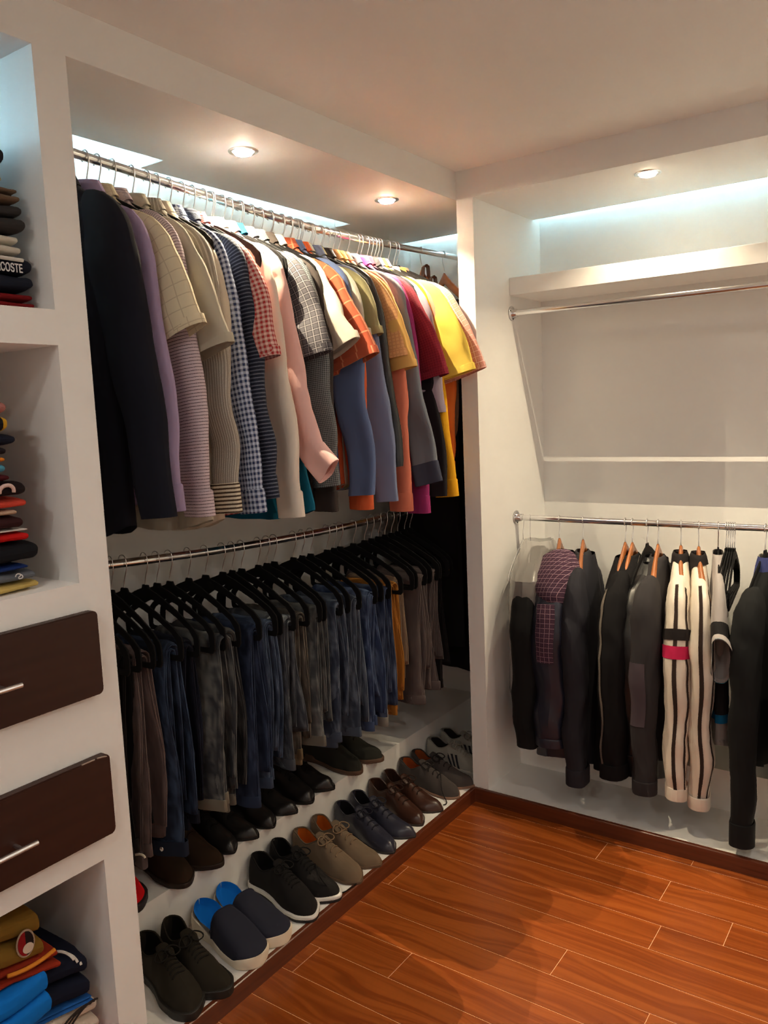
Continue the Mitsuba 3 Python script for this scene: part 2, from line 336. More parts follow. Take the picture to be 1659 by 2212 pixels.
# ---------------------------------------------------------------- rails
def rail(label, P, r=0.0115, flange=None):
    k = thing('clothes_rail', label, 'clothes rail')
    part(k, 'bar', tube(P, r, 20), 'chrome')
    if flange is not None:
        for q in flange:
            q = np.asarray(q, float); ax = np.array([1.0, 0, 0])
            a = np.linspace(0, 2 * np.pi, 25)[:-1]
            R = [np.stack([np.full(24, q[0] + d), q[1] + rr * np.cos(a), q[2] + rr * np.sin(a)], 1) for d, rr in ((0, .028), (.003, .028), (.005, .025), (.006, .017), (.022, .0155), (.024, .0118))]
            fl = part(k, 'flange', loft(R, True, False), 'chrome', smooth=True)
            for t in (0.6, 2.7, 4.8):
                c = q + np.array([.0045, .0215 * math.cos(t), .0215 * math.sin(t)])
                part(fl, 'screw', trimesh.creation.icosphere(1, .0032).apply_translation(c), 'velvet', smooth=True)
    return k
def up_rod(y): return float(np.interp(y, [-1.6, -1.394, -.948, -.752, -.46, -.282, .119, .577], [2.226, 2.218, 2.196, 2.186, 2.176, 2.177, 2.190, 2.206]))
def lo_rod(y): return float(np.interp(y, [-1.6, -1.382, -1.178, -.902, -.565, -.3, .178, .577], [1.192, 1.178, 1.162, 1.147, 1.138, 1.136, 1.141, 1.150]))
RX = -0.295
yy = np.linspace(YP + .001, DEP - .001, 40)
def smooth_rod(f): z = np.array([f(y) for y in yy]); k = np.ones(7) / 7; z = np.convolve(np.pad(z, 3, mode='edge'), k, 'valid'); return np.stack([np.full(40, RX), yy, z], 1)
rail('chrome rail sagging under the row of shirts in the left niche', smooth_rod(up_rod))
rail('chrome rail carrying the black trouser hangers in the left niche', smooth_rod(lo_rod))
RY = 0.295
rail('empty chrome rail under the thick shelf of the far niche', [(PX + .006, RY, 1.911), (1.2, RY, 1.911), (XR - .001, RY, 1.911)], flange=[(PX + .0003, RY, 1.911)])
rail('chrome rail carrying the jackets in the far niche', [(PX + .006, RY, 1.099), (1.2, RY, 1.099), (XR - .001, RY, 1.099)], flange=[(PX + .0003, RY, 1.099)])
# ================================================================ garments on hangers
rng = np.random.default_rng(7)
def hook_path(side=1, drop=0.085, r=0.0150):
    """from the neck (origin) up and over a rail whose centre is drop above"""
    P = [(0, 0, 0), (0, 0, .022), (side * .004, 0, .036), (side * (r + .001), 0, drop - .012)]
    for a in np.radians([0, 30, 60, 90, 120, 150, 180, 205, 225]):
        P.append((side * r * math.cos(a), 0, drop + r * math.sin(a)))
    return smooth_path(P, 30)
def velvet_outline(s=.208, h=.165, drop=.105):
    out = [(-.016, .0), (-.012, .010), (.012, .010), (.016, .0), (.05, -.012), (.12, -.047), (.18, -.082), (s - .004, -drop), (s, -drop - .02), (s - .002, -h + .006), (s - .010, -h - .004)]
    out = out[:2] + out[2:]
    right = [p for p in out if p[0] > 0]
    outer = Polygon(right + [(-x, z) for x, z in right[::-1]]).buffer(.003).buffer(-.003)
    inner_r = [(.028, -.030), (.07, -.044), (.12, -.067), (.17, -.096), (s - .022, -drop - .012), (s - .018, -h + .014), (s - .026, -h + .010)]
    inner = Polygon(inner_r + [(-x, z) for x, z in inner_r[::-1]]).buffer(-.002).buffer(.002)
    return outer, inner
def velvet_mesh():
    o, i = velvet_outline(); g = o.difference(i)
    a = trimesh.creation.extrude_polygon(g, .0042, engine='earcut'); b = trimesh.creation.extrude_polygon(g.buffer(-.0012), .0056, engine='earcut')
    out = []
    for m, t in ((a, .0042), (b, .0056)):
        V = np.array(m.vertices); out.append(trimesh.Trimesh(np.stack([V[:, 0], V[:, 2] - t / 2, V[:, 1]], 1), m.faces[:, ::-1], process=False))
    return cat(*out)
VELVET_BODY = mikit.ply(velvet_mesh(), 'velvet', smooth=False)
HOOKS = {(s, r): mikit.ply(tube(hook_path(s), r, 6)[:2], 'steel', smooth=True) for s in (1, -1) for r in (.0013, .0019)}
def mat4(o, u, w): return mi.ScalarTransform4f(frame(o, u, w).tolist())
def ax(yaw, left=True):
    """shoulder axis u and thickness axis w of something on a rail, turned by yaw degrees"""
    c, s = math.cos(math.radians(yaw)), math.sin(math.radians(yaw))
    return (np.array([c, s, 0]), np.array([-s, c, 0])) if left else (np.array([s, -c, 0]), np.array([c, s, 0]))
def velvet_hanger(o, yaw, label, group, left=True, side=1, wire=.0019):
    k = thing('velvet_hanger', label, 'hanger', group)
    u, w = ax(yaw, left)
    for nm, d in (('frame', VELVET_BODY), ('hook', HOOKS[side, wire])):
        scene[k + '__' + nm] = {**d, 'to_world': mat4(o, u, w)}
    labels[k + '__hook'] = dict(label='thin steel hook')
    return k
def shirt_parts(seed, long=True, s=.205, drop=.085, hem=.80, thick=.0175, bflare=0.0, sth=None, slen=None, out=.05, sw=1.0, amp=.008, collar=True, cuffw=.062, wr=.0048, colh=1.0, curve=0.0, bulk=1.0, back=True, hemflare=.02, hi=False):
    """local meshes of a hanging shirt: u across the shoulders (+u to the room), w along the rail, z up from the neck"""
    r = np.random.default_rng(seed); th = np.linspace(0, 2 * np.pi, 37)[:-1]
    ph, lam, lam2, ph2 = r.uniform(0, 6.28), r.uniform(.11, .17), r.uniform(.05, .08), r.uniform(0, 6.28)
    tilt = r.uniform(-.02, .02)
    def wave(u, z): 
        g = np.clip((-z - .10) / .5, 0, 1.3)
        return g * (amp * np.sin(2 * np.pi * u / lam + ph + 2.0 * z) + amp * .45 * np.sin(2 * np.pi * u / lam2 + ph2 - 3 * z)) + tilt * (-z) * .3
    zs = np.array([.004, -.012, -.03, -.05, -.07, -drop - .005, -.12, -.17, -.24, -.32, -.42, -.52, -.62, -.72, -1.0]); zs = np.concatenate([zs[zs > -hem + .03], [-hem + .02, -hem]])
    R = []
    for z in zs:
        if z > -drop: a = .055 + (s - .055) * max(0, (.004 - z)) / (drop + .004)
        else: a = s - .008 + hemflare * np.clip((-z - .2) / .6, 0, 1)
        b = thick * bulk * (0.75 + .5 * min(1, -z / .2)) * (1 + bflare * max(0, -z - .1)) + .002
        c, sn = np.cos(th), np.sin(th)
        u = a * np.sign(c) * np.abs(c) ** .8; w = b * np.sign(sn) * np.abs(sn) ** .6
        zz = np.full_like(u, z)
        if z <= -hem + .021: zz = zz + .035 * (np.abs(u) / a) ** 3 + curve * u
        R.append(np.stack([u, w + wave(u, z), zz], 1))
    P = {'body': crumple(loft(np.array(R), False, False), wr, (9, 9, 5), seed)}
    sth = sth or thick
    def sleeve(sg, L, sd):
        rr = np.random.default_rng(sd)
        if long:
            C = [(s - .065, -.105), (s - .008, -.132), (s + .022, -.20), (s + .042, -.30), (s + .066 + out * .35, -.45), (s + .088 + out * .7, -.60), (s + .104 + out, -L)]
            W = np.array([.068, .070, .066, .062, .056, .050, .044]) * sw; Bk = np.array([.9, 1.15, 1.3, 1.25, 1.2, 1.1, 1.0]) * sth * bulk
        else:
            C = [(s - .065, -.105), (s - .008, -.134), (s + .026, -.195), (s + .052 + out * .4, -.265), (s + .080 + out, -L)]
            W = np.array([.068, .073, .080, .087, .094]) * sw; Bk = np.array([.9, 1.15, 1.35, 1.45, 1.6]) * sth * bulk
        C = np.array(C); t = np.linspace(0, 1, len(C)); n = (34 if long else 20) if hi else (22 if long else 14); tt = np.linspace(0, 1, n)
        from scipy.interpolate import PchipInterpolator as PI_
        cc = np.stack([PI_(t, C[:, 0])(tt), PI_(t, C[:, 1])(tt)], 1); ww = PI_(t, W)(tt); bb = PI_(t, Bk)(tt)
        d = np.gradient(cc, axis=0); d /= np.linalg.norm(d, axis=1, keepdims=True); nn = np.stack([-d[:, 1], d[:, 0]], 1)
        th2 = np.linspace(0, 2 * np.pi, 33 if hi else 25)[:-1]; Rr = []
        p1, p2, a1 = rr.uniform(0, 6.28), rr.uniform(.22, .4), rr.uniform(.5, 1.2)
        for k in range(n):
            c, sn = np.cos(th2), np.sin(th2)
            q = ww[k] * np.sign(c) * np.abs(c) ** .85; wv = bb[k] * np.sign(sn) * np.abs(sn) ** .75
            u = cc[k, 0] + nn[k, 0] * q; z = cc[k, 1] + nn[k, 1] * q
            g = np.clip(tt[k] * 1.4 - .2, 0, 1)
            wv = wv + g * amp * a1 * np.sin(2 * np.pi * z / p2 + p1) + tilt * (-z) * .3 + g * amp * .5 * np.sin(q / ww[k] * 3 + p1)
            Rr.append(np.stack([sg * u, wv, z], 1))
        m = crumple(loft(np.array(Rr), False, False, flip=sg < 0), wr * 1.2, (13, 13, 8), sd)
        if hi: m = crumple(m, wr * .5, (34, 34, 16), sd + 7, 2)
        res = {'sleeve': m}
        if long and cuffw > 0:
            last = np.array(Rr[-1]); cen = last.mean(0); dd = np.array([sg * d[-1, 0], 0, d[-1, 1]])
            K = [cen + (last - cen) * f + dd * e for f, e in ((1.02, -.004), (1.10, 0), (1.10, cuffw), (1.02, cuffw + .001), (.92, cuffw - .012))]
            res['cuff'] = loft(np.array(K), False, False, flip=sg < 0)
        elif not long:
            last = np.array(Rr[-1]); cen = last.mean(0); dd = np.array([sg * d[-1, 0], 0, d[-1, 1]])
            K = [cen + (last - cen) * f + dd * e for f, e in ((1.02, -.024), (1.035, -.023), (1.04, .0), (1.02, .001), (.96, -.012))]
            res['hem'] = loft(np.array(K), False, False, flip=sg < 0)
        return res
    L = slen if slen else (.735 if long else .345)
    P['front_sleeve'] = sleeve(1, L, seed * 3 + 1)
    if back:
        out = min(out, .0) - (.045 if not long else .035); sw = sw * .85
        P['back_sleeve'] = sleeve(-1, L - .02, seed * 3 + 2)
    if collar:
        c, sn = np.cos(th), np.sin(th); dip = np.clip(-sn, 0, 1) ** 2
        K = []
        for a, b, z, tip in ((.049, .019, -.008, 0), (.047, .018, .028, 0), (.050, .021, .036, 0), (.057, .027, .022, 0), (.067, .033, -.004, .03)):
            K.append(np.stack([a * c, b * sn - .004 * dip, z * (colh if z > 0 else 1) - tip * dip - .006 * np.abs(c) + (.01 * np.abs(c) if tip else 0)], 1))
        P['collar'] = loft(np.array(K))
    return P
def hang_shirt(name, o, yaw, label, cat_, group, bsdf, color, seed, left=True, cuff_color=None, cuff_bsdf=None, collar_color=None, extra=None, **kw):
    k = thing(name, label, cat_, group)
    u, w = ax(yaw, left); M = frame(o, u, w)
    P = shirt_parts(seed, **kw)
    kwc = lambda c: {} if c is None else dict(color=c)
    col = None if color is None else np.array(color)
    part(k, 'body', xf(P['body'], M), bsdf, **kwc(col))
    for sk in ('front_sleeve', 'back_sleeve'):
        if sk not in P: continue
        S = part(k, 'sleeve', xf(P[sk]['sleeve'], M), bsdf, **kwc(col))
        for q in ('cuff', 'hem'):
            if q in P[sk]:
                b2, c2 = (cuff_bsdf or bsdf), (cuff_color if cuff_color is not None else col)
                if b2.startswith('cloth_'): c2 = None
                m = P[sk][q]
                if b2 == 'cloth_brown_stripe': pass
                part(S, q, xf(m, M), b2, **kwc(c2))
    if 'collar' in P: part(k, 'collar', xf(P['collar'], M), bsdf if collar_color is None else 'fabric', **kwc(col if collar_color is None else np.array(collar_color)))
    return k
def unproj_x(px, x):
    d = CAM_RIGHT * (px[0] - 829.5) / 1756.5 + CAM_DOWN * (px[1] - 1106) / 1756.5 + CAM_FWD
    t = (x - CAM_POS[0]) / d[0]; return CAM_POS + t * d
# ---------------------------------------------------------------- upper rail of the left niche
LONG, SHORT = 'long', 'short'
G = 'shirts on the upper rail'
def L_(c, **k): return dict(bsdf='fabric', color=c, **k)
SHIRTS = [  # y, kind, look, label, options
 (-1.43, 'suit_jacket', LONG, L_((20, 22, 32)), 'navy black suit jacket at the left end of the upper rail against the white pillar', 'jacket', dict(bulk=1.7, cuffw=0, slen=.80, hem=.86, s=.165, out=.015, sw=1.25, amp=.004)),
 (-1.36, 'dress_shirt', LONG, L_((160, 144, 178)), 'lavender long sleeved shirt right beside the navy jacket', 'shirt', dict(slen=.73, out=-.012, amp=.010)),
 (-1.325, 'short_sleeved_shirt', SHORT, dict(bsdf='cloth_cream_check', color=None), 'cream short sleeved shirt with a thin brown windowpane check', 'shirt', dict(out=.018, slen=.37)),
 (-1.28, 'dress_shirt', LONG, dict(bsdf='cloth_lilac_stripe', color=None), 'pale lilac long sleeved shirt with fine dark stripes between the cream and the khaki shirt', 'shirt', dict(slen=.75, out=-.02, sw=1.1)),
 (-1.220, 'short_sleeved_shirt', SHORT, L_((178, 171, 154)), 'plain khaki short sleeved shirt with a loose turned sleeve', 'shirt', dict(out=.018, slen=.40, hem=.86, sw=1.05, hemflare=.085)),
 (-1.170, 'dress_shirt', LONG, dict(bsdf='cloth_taupe_stripe', color=None), 'taupe long sleeved shirt with bold brown and cream striped cuffs', 'shirt', dict(slen=.735, out=-.02, cuffw=.075)),
 (-1.138, 'dress_shirt', LONG, L_((208, 198, 180)), 'beige shirt whose tail shows below the gingham cuff', 'shirt', dict(slen=.60, out=-.09, hem=.87, cuffw=.05, sw=.8)),
 (-1.095, 'dress_shirt', LONG, dict(bsdf='cloth_navy_gingham', color=None), 'navy and white gingham long sleeved shirt', 'shirt', dict(slen=.755, out=.005, cuffw=.06, amp=.004)),
 (-1.05, 'dress_shirt', LONG, dict(bsdf='cloth_navy_stripe', color=None), 'dark navy long sleeved shirt with thin grey stripes left of the red gingham one', 'shirt', dict(slen=.72, out=-.01, amp=.012)),
 (-1.01, 'short_sleeved_shirt', SHORT, dict(bsdf='cloth_red_gingham', color=None), 'red and white gingham shirt', 'shirt', dict(out=-.012, slen=.40, hem=.84)),
 (-0.940, 'dress_shirt', LONG, L_((222, 213, 200)), 'cream long sleeved shirt hanging left of the pink one', 'shirt', dict(slen=.77, out=.0, cuffw=.07)),
 (-0.892, 'dress_shirt', LONG, L_((230, 188, 182)), 'pink long sleeved shirt with its cuff hanging free', 'shirt', dict(slen=.66, out=.045, cuffw=.072, amp=.012)),
 (-0.862, 'polo_shirt', SHORT, L_((14, 88, 116)), 'teal blue shirt mostly hidden behind the pink sleeve', 'shirt', dict(out=-.10, slen=.27, sw=.7, s=.125, hem=.86, hemflare=.16)),
 (-0.815, 'short_sleeved_shirt', SHORT, dict(bsdf='cloth_black_plaid', color=None), 'black and white plaid short sleeved shirt', 'shirt', dict(out=.0, slen=.38, hem=.84)),
 (-0.77, 'dress_shirt', LONG, dict(bsdf='cloth_micro_check', color=None), 'grey micro check long sleeved shirt behind the black plaid one', 'shirt', dict(slen=.70, out=-.02, hem=.80, amp=.013)),
 (-0.73, 'dress_shirt', LONG, L_((58, 52, 50)), 'dark charcoal brown shirt left of the crumpled cream one', 'shirt', dict(slen=.78, out=-.05, hem=.86, sw=.9)),
 (-0.685, 'short_sleeved_shirt', SHORT, L_((212, 202, 188)), 'crumpled cream short sleeved shirt', 'shirt', dict(out=.015, slen=.35, wr=.011)),
 (-0.63, 'short_sleeved_shirt', SHORT, dict(bsdf='cloth_orange_line', color=None), 'burnt orange short sleeved shirt with thin pale lines', 'shirt', dict(out=.03, slen=.385)),
 (-0.595, 'dress_shirt', LONG, L_((92, 108, 146)), 'denim blue long sleeved shirt below the burnt orange sleeve', 'shirt', dict(slen=.80, out=-.005, cuffw=0, amp=.013, sw=1.1)),
 (-0.56, 'dress_shirt', LONG, L_((206, 96, 58)), 'orange long sleeved shirt between two blue ones', 'shirt', dict(slen=.79, out=-.04, cuffw=.06)),
 (-0.545, 'short_sleeved_shirt', SHORT, L_((188, 186, 172)), 'pale grey short sleeved shirt with its collar standing above the rail of blue shirts', 'shirt', dict(out=-.04, slen=.30)),
 (-0.495, 'dress_shirt', LONG, L_((116, 126, 156)), 'slate blue long sleeved shirt left of the shiny black one', 'shirt', dict(slen=.83, out=.01, cuffw=0, amp=.008)),
 (-0.485, 'short_sleeved_shirt', SHORT, L_((150, 144, 108)), 'olive short sleeved shirt left of the shiny black shirt', 'shirt', dict(out=-.035, slen=.30)),
 (-0.435, 'dress_shirt', LONG, dict(bsdf='nylon', color=(26, 27, 29)), 'shiny black long sleeved shirt in the middle of the upper rail', 'shirt', dict(slen=.72, out=.005, cuffw=.0, amp=.012, sw=1.1)),
 (-0.398, 'polo_shirt', SHORT, dict(bsdf='cloth_peach_check', color=None), 'peach orange fine checked shirt right of the shiny black one', 'shirt', dict(out=-.02, slen=.36)),
 (-0.368, 'short_sleeved_shirt', SHORT, L_((214, 170, 100)), 'sand yellow short sleeved shirt', 'shirt', dict(out=.0, slen=.40)),
 (-0.338, 'dress_shirt', LONG, L_((205, 118, 96)), 'salmon long sleeved shirt whose cuff shows below the black sleeve', 'shirt', dict(slen=.82, out=-.03, cuffw=.06)),
 (-0.287, 'dress_shirt', LONG, L_((112, 118, 128)), 'blue grey long sleeved shirt with a darker slate cuff', 'shirt', dict(slen=.72, out=.04, cuffw=.07, amp=.013, sw=1.1), (62, 66, 82)),
 (-0.226, 'dress_shirt', LONG, L_((146, 50, 104)), 'magenta long sleeved shirt left of the maroon one', 'shirt', dict(slen=.84, out=-.012, cuffw=.06, amp=.004)),
 (-0.205, 'short_sleeved_shirt', SHORT, dict(bsdf='cloth_maroon_dot', color=None), 'maroon short sleeved shirt', 'shirt', dict(out=.022, slen=.43)),
 (-0.165, 'dress_shirt', LONG, L_((30, 28, 32)), 'matte black long sleeved shirt between the maroon and the gold one', 'shirt', dict(slen=.85, out=.015, cuffw=0)),
 (-0.14, 'short_sleeved_shirt', SHORT, L_((150, 138, 152)), 'mauve grey shirt left of the gold long sleeved one', 'shirt', dict(out=-.02, slen=.55)),
 (-0.118, 'dress_shirt', LONG, L_((222, 164, 36)), 'golden yellow long sleeved shirt', 'shirt', dict(slen=.80, out=.015, cuffw=.06, amp=.009)),
 (-0.100, 'polo_shirt', SHORT, L_((196, 132, 110)), 'dusty pink shirt between the two yellow ones', 'shirt', dict(out=-.015, slen=.32)),
 (-0.078, 'short_sleeved_shirt', SHORT, L_((226, 198, 88)), 'pale yellow short sleeved shirt with a wide sleeve', 'shirt', dict(out=.012, slen=.40, sw=1.05, s=.215, thick=.012)),
 (0.015, 'dress_shirt', LONG, L_((230, 128, 62)), 'bright orange long sleeved shirt behind the pale yellow one', 'shirt', dict(slen=.72, out=-.06, cuffw=.06)),
 (-0.026, 'short_sleeved_shirt', SHORT, dict(bsdf='cloth_pink_plaid', color=None), 'pink plaid short sleeved shirt at the right end of the row', 'shirt', dict(out=.025, slen=.40, s=.222, thick=.010, amp=.003)),
 (0.035, 'dress_shirt', LONG, L_((128, 104, 88)), 'brown shirt last in the row beside the partition', 'shirt', dict(slen=.60, out=-.07, cuffw=.06)),
]
rr = np.random.default_rng(3)
for i, row in enumerate(SHIRTS):
    y, nm, kind, look_, label, cat_, kw = row[:7]
    z = up_rod(y) - .097 - (.022 if y > -.08 else 0)
    kw = {**dict(s=.155, hi=True), **kw}
    ccol = row[7] if len(row) > 7 else None
    yaw = rr.uniform(-4, 4)
    hang_shirt(nm, (RX, y, z), yaw, label, cat_, G, look_['bsdf'], look_['color'], 100 + i, long=kind == LONG, cuff_color=ccol,
               cuff_bsdf='cloth_brown_stripe' if look_['bsdf'] == 'cloth_taupe_stripe' else None, **kw)
    velvet_hanger((RX, y + .002, up_rod(y) - .085), yaw, 'black velvet hanger inside the ' + label.split(' with ')[0].split(' at ')[0].split(' left ')[0].split(' between ')[0].split(' right ')[0].split(' behind ')[0].split(' whose ')[0].split(' in the ')[0].split(' beside ')[0].split(' mostly ')[0].split(' below ')[0].split(' hanging ')[0].split(' last ')[0], 'velvet hangers on the upper rail', side=1)
for i, y in enumerate((-.965, -.93, -.86, -.82, -.77, -.728, -.68, -.63, -.59, -.535, -.475, -.425)):
    velvet_hanger((RX, y, up_rod(y) - .085), rr.uniform(-5, 5), 'empty black velvet hanger squeezed in among the shirts in the middle of the upper rail', 'spare velvet hangers between the shirts', side=1)

# ---------------------------------------------------------------- wooden hangers
def wood_hanger_parts(s=.215):
    u = np.linspace(-s, s, 25); a = np.linspace(0, 2 * np.pi, 17)[:-1]; R = []
    for x in u:
        t = abs(x) / s; h = .024 - .010 * t; zc = .012 - .158 * t ** .95 - h; th_ = .0075 + .006 * t
        e = 1 if abs(x) < s * .98 else .55
        R.append(np.stack([np.full(16, x), .02 * t * t + th_ * e * np.cos(a), zc + h * e * np.sin(a)], 1))
    return loft(np.array(R), True, True)
WOOD_BODY = mikit.ply(wood_hanger_parts()[:2], 'hanger_wood', smooth=True)
def wood_hanger(o, yaw, label, group, left=True, side=1):
    k = thing('wooden_hanger', label, 'hanger', group); u, w = ax(yaw, left)
    scene[k + '__frame'] = {**WOOD_BODY, 'to_world': mat4(o, u, w)}
    scene[k + '__hook'] = {**HOOKS[side, .0019], 'to_world': mat4(o, u, w)}
    return k
# far end of the upper rail
y = .22
wood_hanger((RX, y, up_rod(y) - .085), -38, 'reddish wooden hanger turned sideways at the far end of the upper rail', None, side=-1)
wood_hanger((RX + .0, .40, up_rod(.40) - .085), -30, 'wooden hanger half hidden by the partition at the far end of the upper rail', None, side=-1)
def belt(o, dirw, label, color, z1=-.62):
    k = thing('belt', label, 'belt'); o = np.array(o)
    d = np.array([dirw[0], dirw[1], 0.0]); n = np.array([-d[1], d[0], 0])
    P = [o + n * .012 + (0, 0, z1), o + n * .012 + (0, 0, -.02), o + n * .010 + (0, 0, .008), o + (0, 0, .016), o - n * .010 + (0, 0, .008), o - n * .012 + (0, 0, -.02), o - n * .012 + (0, 0, -.10)]
    P = lin_path(P, 40); t = np.gradient(P, axis=0); t /= np.linalg.norm(t, axis=1, keepdims=True); nn = np.cross(t, d)
    R = [[P[k_] + d * a + nn[k_] * b for a, b in ((-.017, -.0015), (.017, -.0015), (.017, .0015), (-.017, .0015))] for k_ in range(len(P))]
    part(k, 'strap', loft(np.array(R), True, True), 'leather', color=np.array(color))
    c = P[-1] + np.array([0, 0, -.02])
    q = [c + d * a + np.array([0, 0, b]) - n * .002 for a, b in ((-.024, .02), (.024, .02), (.024, -.026), (-.024, -.026), (-.024, .02))]
    part(k, 'buckle', cat(*[tube([q[i], q[i + 1]], .003, 8)[:2] for i in range(4)]), 'steel', smooth=40, label='square metal buckle')
cu, cw = ax(-38)
belt(np.array([RX, .22, up_rod(.22) - .085]) + cu * .05 + np.array([0, 0, .004]) - cw * .002, cu, 'brown leather belt with a square buckle hung over the wooden hanger at the far end', (66, 38, 26), z1=-.55)
belt(np.array([RX, .22, up_rod(.22) - .085]) + cu * .125 + np.array([0, 0, -.052]), cu, 'dark leather belt next to the brown one on the far wooden hanger', (38, 28, 24), z1=-.6)
# long dark clothes behind the row of shirts
def long_drape(name, label, cat_, o, yaw, hw, z0, z1, color, seed, thick=.02, bsdf='fabric', **k_):
    k = thing(name, label, cat_); u, w = ax(yaw); M = frame(o, u, w); th = np.linspace(0, 2 * np.pi, 33)[:-1]; R = []
    r = np.random.default_rng(seed); p = r.uniform(0, 6, 4)
    for z in np.linspace(z0, z1, 26):
        f = (z0 - z) / (z0 - z1); a = hw * (.75 + .25 * min(1, f * 4)); c, sn = np.cos(th), np.sin(th)
        uu = a * np.sign(c) * np.abs(c) ** .7; ww = thick * np.sign(sn) * np.abs(sn) ** .6 + .008 * np.sin(uu * 42 + p[0] + z * 2) * min(1, f * 2)
        R.append(np.stack([uu, ww, np.full_like(uu, z)], 1))
    part(k, 'panel', xf(crumple(loft(np.array(R), True, True), .004, (8, 8, 4), seed), M), bsdf, color=np.array(color))
    return k, M
def hung_trousers(label, y, yaw, color, z1, seed):
    z = up_rod(y) - .085
    k, M = long_drape('dress_trousers', label, 'trousers', (RX, y, z), yaw, .17, -.13, z1, color, seed)
    q = [(-.15, -.013, -.135), (.15, -.013, -.135), (.15, .013, -.135), (-.15, .013, -.135)]
    part(k, 'waistband', xf(loft(np.array([[(a * f, b * f * 1.6, zz) for a, b, _ in q] for zz, f in ((-.165, 1.06), (-.125, 1.06), (-.124, .96))])), M), 'fabric', color=np.array(color) * 1.1, smooth=False)
hung_trousers('long black dress trousers hanging full length behind the shirts at the far end', .30, -12, (22, 21, 24), -1.68, 11)
hung_trousers('black full length trousers nearest the end wall of the left niche', .43, -12, (17, 17, 20), -1.60, 12)
hung_trousers('dark mauve trousers ending just under the lower rail by the partition', .505, -6, (92, 70, 74), -1.03, 13)
hung_trousers('long charcoal trousers hanging just past the last shirts', .20, -6, (24, 23, 26), -1.55, 14)

# ---------------------------------------------------------------- lower rail: trousers over velvet hangers
def denim_color(V, base, light, seed, u):
    n = meshkit.fbm(V * np.array([20, 20, 8]), 4, seed); s = meshkit.fbm(V * np.array([120, 120, 22]), 3, seed + 5); q = meshkit.fbm(V * np.array([30, 30, 130]), 2, seed + 9)
    t = np.clip((n - .44) * 3.2, 0, 1) * .65 + np.clip((s - .5) * 2.4, -.2, .6) + np.clip((q - .62) * 2.2, 0, .4)
    return lin(base) * (1 - np.clip(t, 0, 1)[:, None]) + lin(np.array(light) * .9) * np.clip(t, 0, 1)[:, None]
def trousers(y, label, base, light, seed, L=.49, Lb=None, u0=-.07, u1=.175, waist=False, bsdf='denim', hem=True, ragged=None, name='jeans'):
    r = np.random.default_rng(seed); z = lo_rod(y) - .078; yaw = r.uniform(-3, 5)
    k = thing(name, label, 'trousers', 'trousers over the lower hangers'); u, w = ax(yaw); M = frame((RX, y, z), u, w)
    bar = -.151; th = np.linspace(0, 2 * np.pi, 49)[:-1]; ends = {}
    for leg, (rad, du, dl, tk) in enumerate(((.010, .0, -.02, .0075), (.0225, r.uniform(-.012, .012), 0, .0085))):
        La, Lb_ = L + dl, (Lb or L - r.uniform(.03, .1)) + dl
        S = np.concatenate([np.linspace(-La, 0, 40)[:-1], np.linspace(0, 1, 7), np.linspace(0, Lb_, 20)[1:]])
        R = []; ph = r.uniform(0, 6.28, 3); nn_ = len(S)
        for i, s_ in enumerate(S):
            if i < 39: cw_, cz, nw, nz, f = -rad, s_, -1.0, 0.0, -s_
            elif i < 46: a = math.pi * (1 - s_); cw_, cz, nw, nz, f = rad * math.cos(a), rad * math.sin(a), math.cos(a), math.sin(a), 0
            else: cw_, cz, nw, nz, f = rad, -s_, 1.0, 0.0, s_
            g = min(1, f / .25); c, sn = np.cos(th), np.sin(th)
            hw = (u1 - u0) / 2 * (1 + .05 * math.sin(f * 9 + ph[0])); uc = (u0 + u1) / 2 + du + .012 * math.sin(f * 7 + ph[1]) * g
            uu = uc + hw * np.sign(c) * np.abs(c) ** .6
            nnn = tk * np.sign(sn) * np.abs(sn) ** .6 * (1 + g * .5) + g * .007 * np.sin(uu * 46 + ph[2] + f * 6) * (1 if f else 0) + g * .010 * 1
            R.append(np.stack([uu, cw_ + nw * nnn, bar + cz + nz * nnn], 1))
        m = crumple(crumple(loft(np.array(R), True, True), .0060, (15, 15, 8), seed + leg), .0018, (55, 55, 30), seed + leg + 50)
        W_ = xf(m, M)
        part(k, 'leg', W_, bsdf, color=denim_color(m[0], base, light, seed + leg * 7, u0))
        # side seam along the front edge of the leg
        pts = np.array(R)[:, 0]; seam = tube(pts + np.array([.0012, 0, 0]), .0022, 5)
        part(k, 'seam', xf(seam, M), bsdf, color=denim_color(seam[0], np.array(base) * .8 + np.array(light) * .2, light, seed + 3, 0))
        ends[leg] = (np.array(R)[0], np.array(R)[-1])
    E0, E1 = ends[1]
    if hem:
        for E in (E0, ends[0][0]):
            c = E.mean(0); K = [c + (E - c) * f + np.array([0, 0, d]) for f, d in ((1.01, .030), (1.05, .029), (1.06, -.004), (.9, -.005))]
            part(k, 'hem', xf(loft(np.array(K)), M), bsdf, color=np.array(base) * .7 + np.array(light) * .3 if ragged is None else np.array(ragged) * .72)
    if waist:
        c = E0.mean(0) + np.array([0, 0, -.01]); K = [c + (E0 - c) * np.array([1.12, f, 0]) * np.array([1, 1.3, 1]) + np.array([0, 0, d]) for f, d in ((1.0, .036), (1.15, .035), (1.15, -.004), (.9, -.005))]
        part(k, 'waistband', xf(loft(np.array(K)), M), bsdf, color=np.array(base) * 1.0)
        bpos = M[:3, :3] @ (c + np.array([.07, -.022, .016])) + M[:3, 3]
        part(k, 'button', trimesh.creation.icosphere(2, .009).apply_transform(np.diag([1, .45, 1, 1])).apply_translation(bpos), 'steel', smooth=True, label='metal waist button')
    return k, M, E0
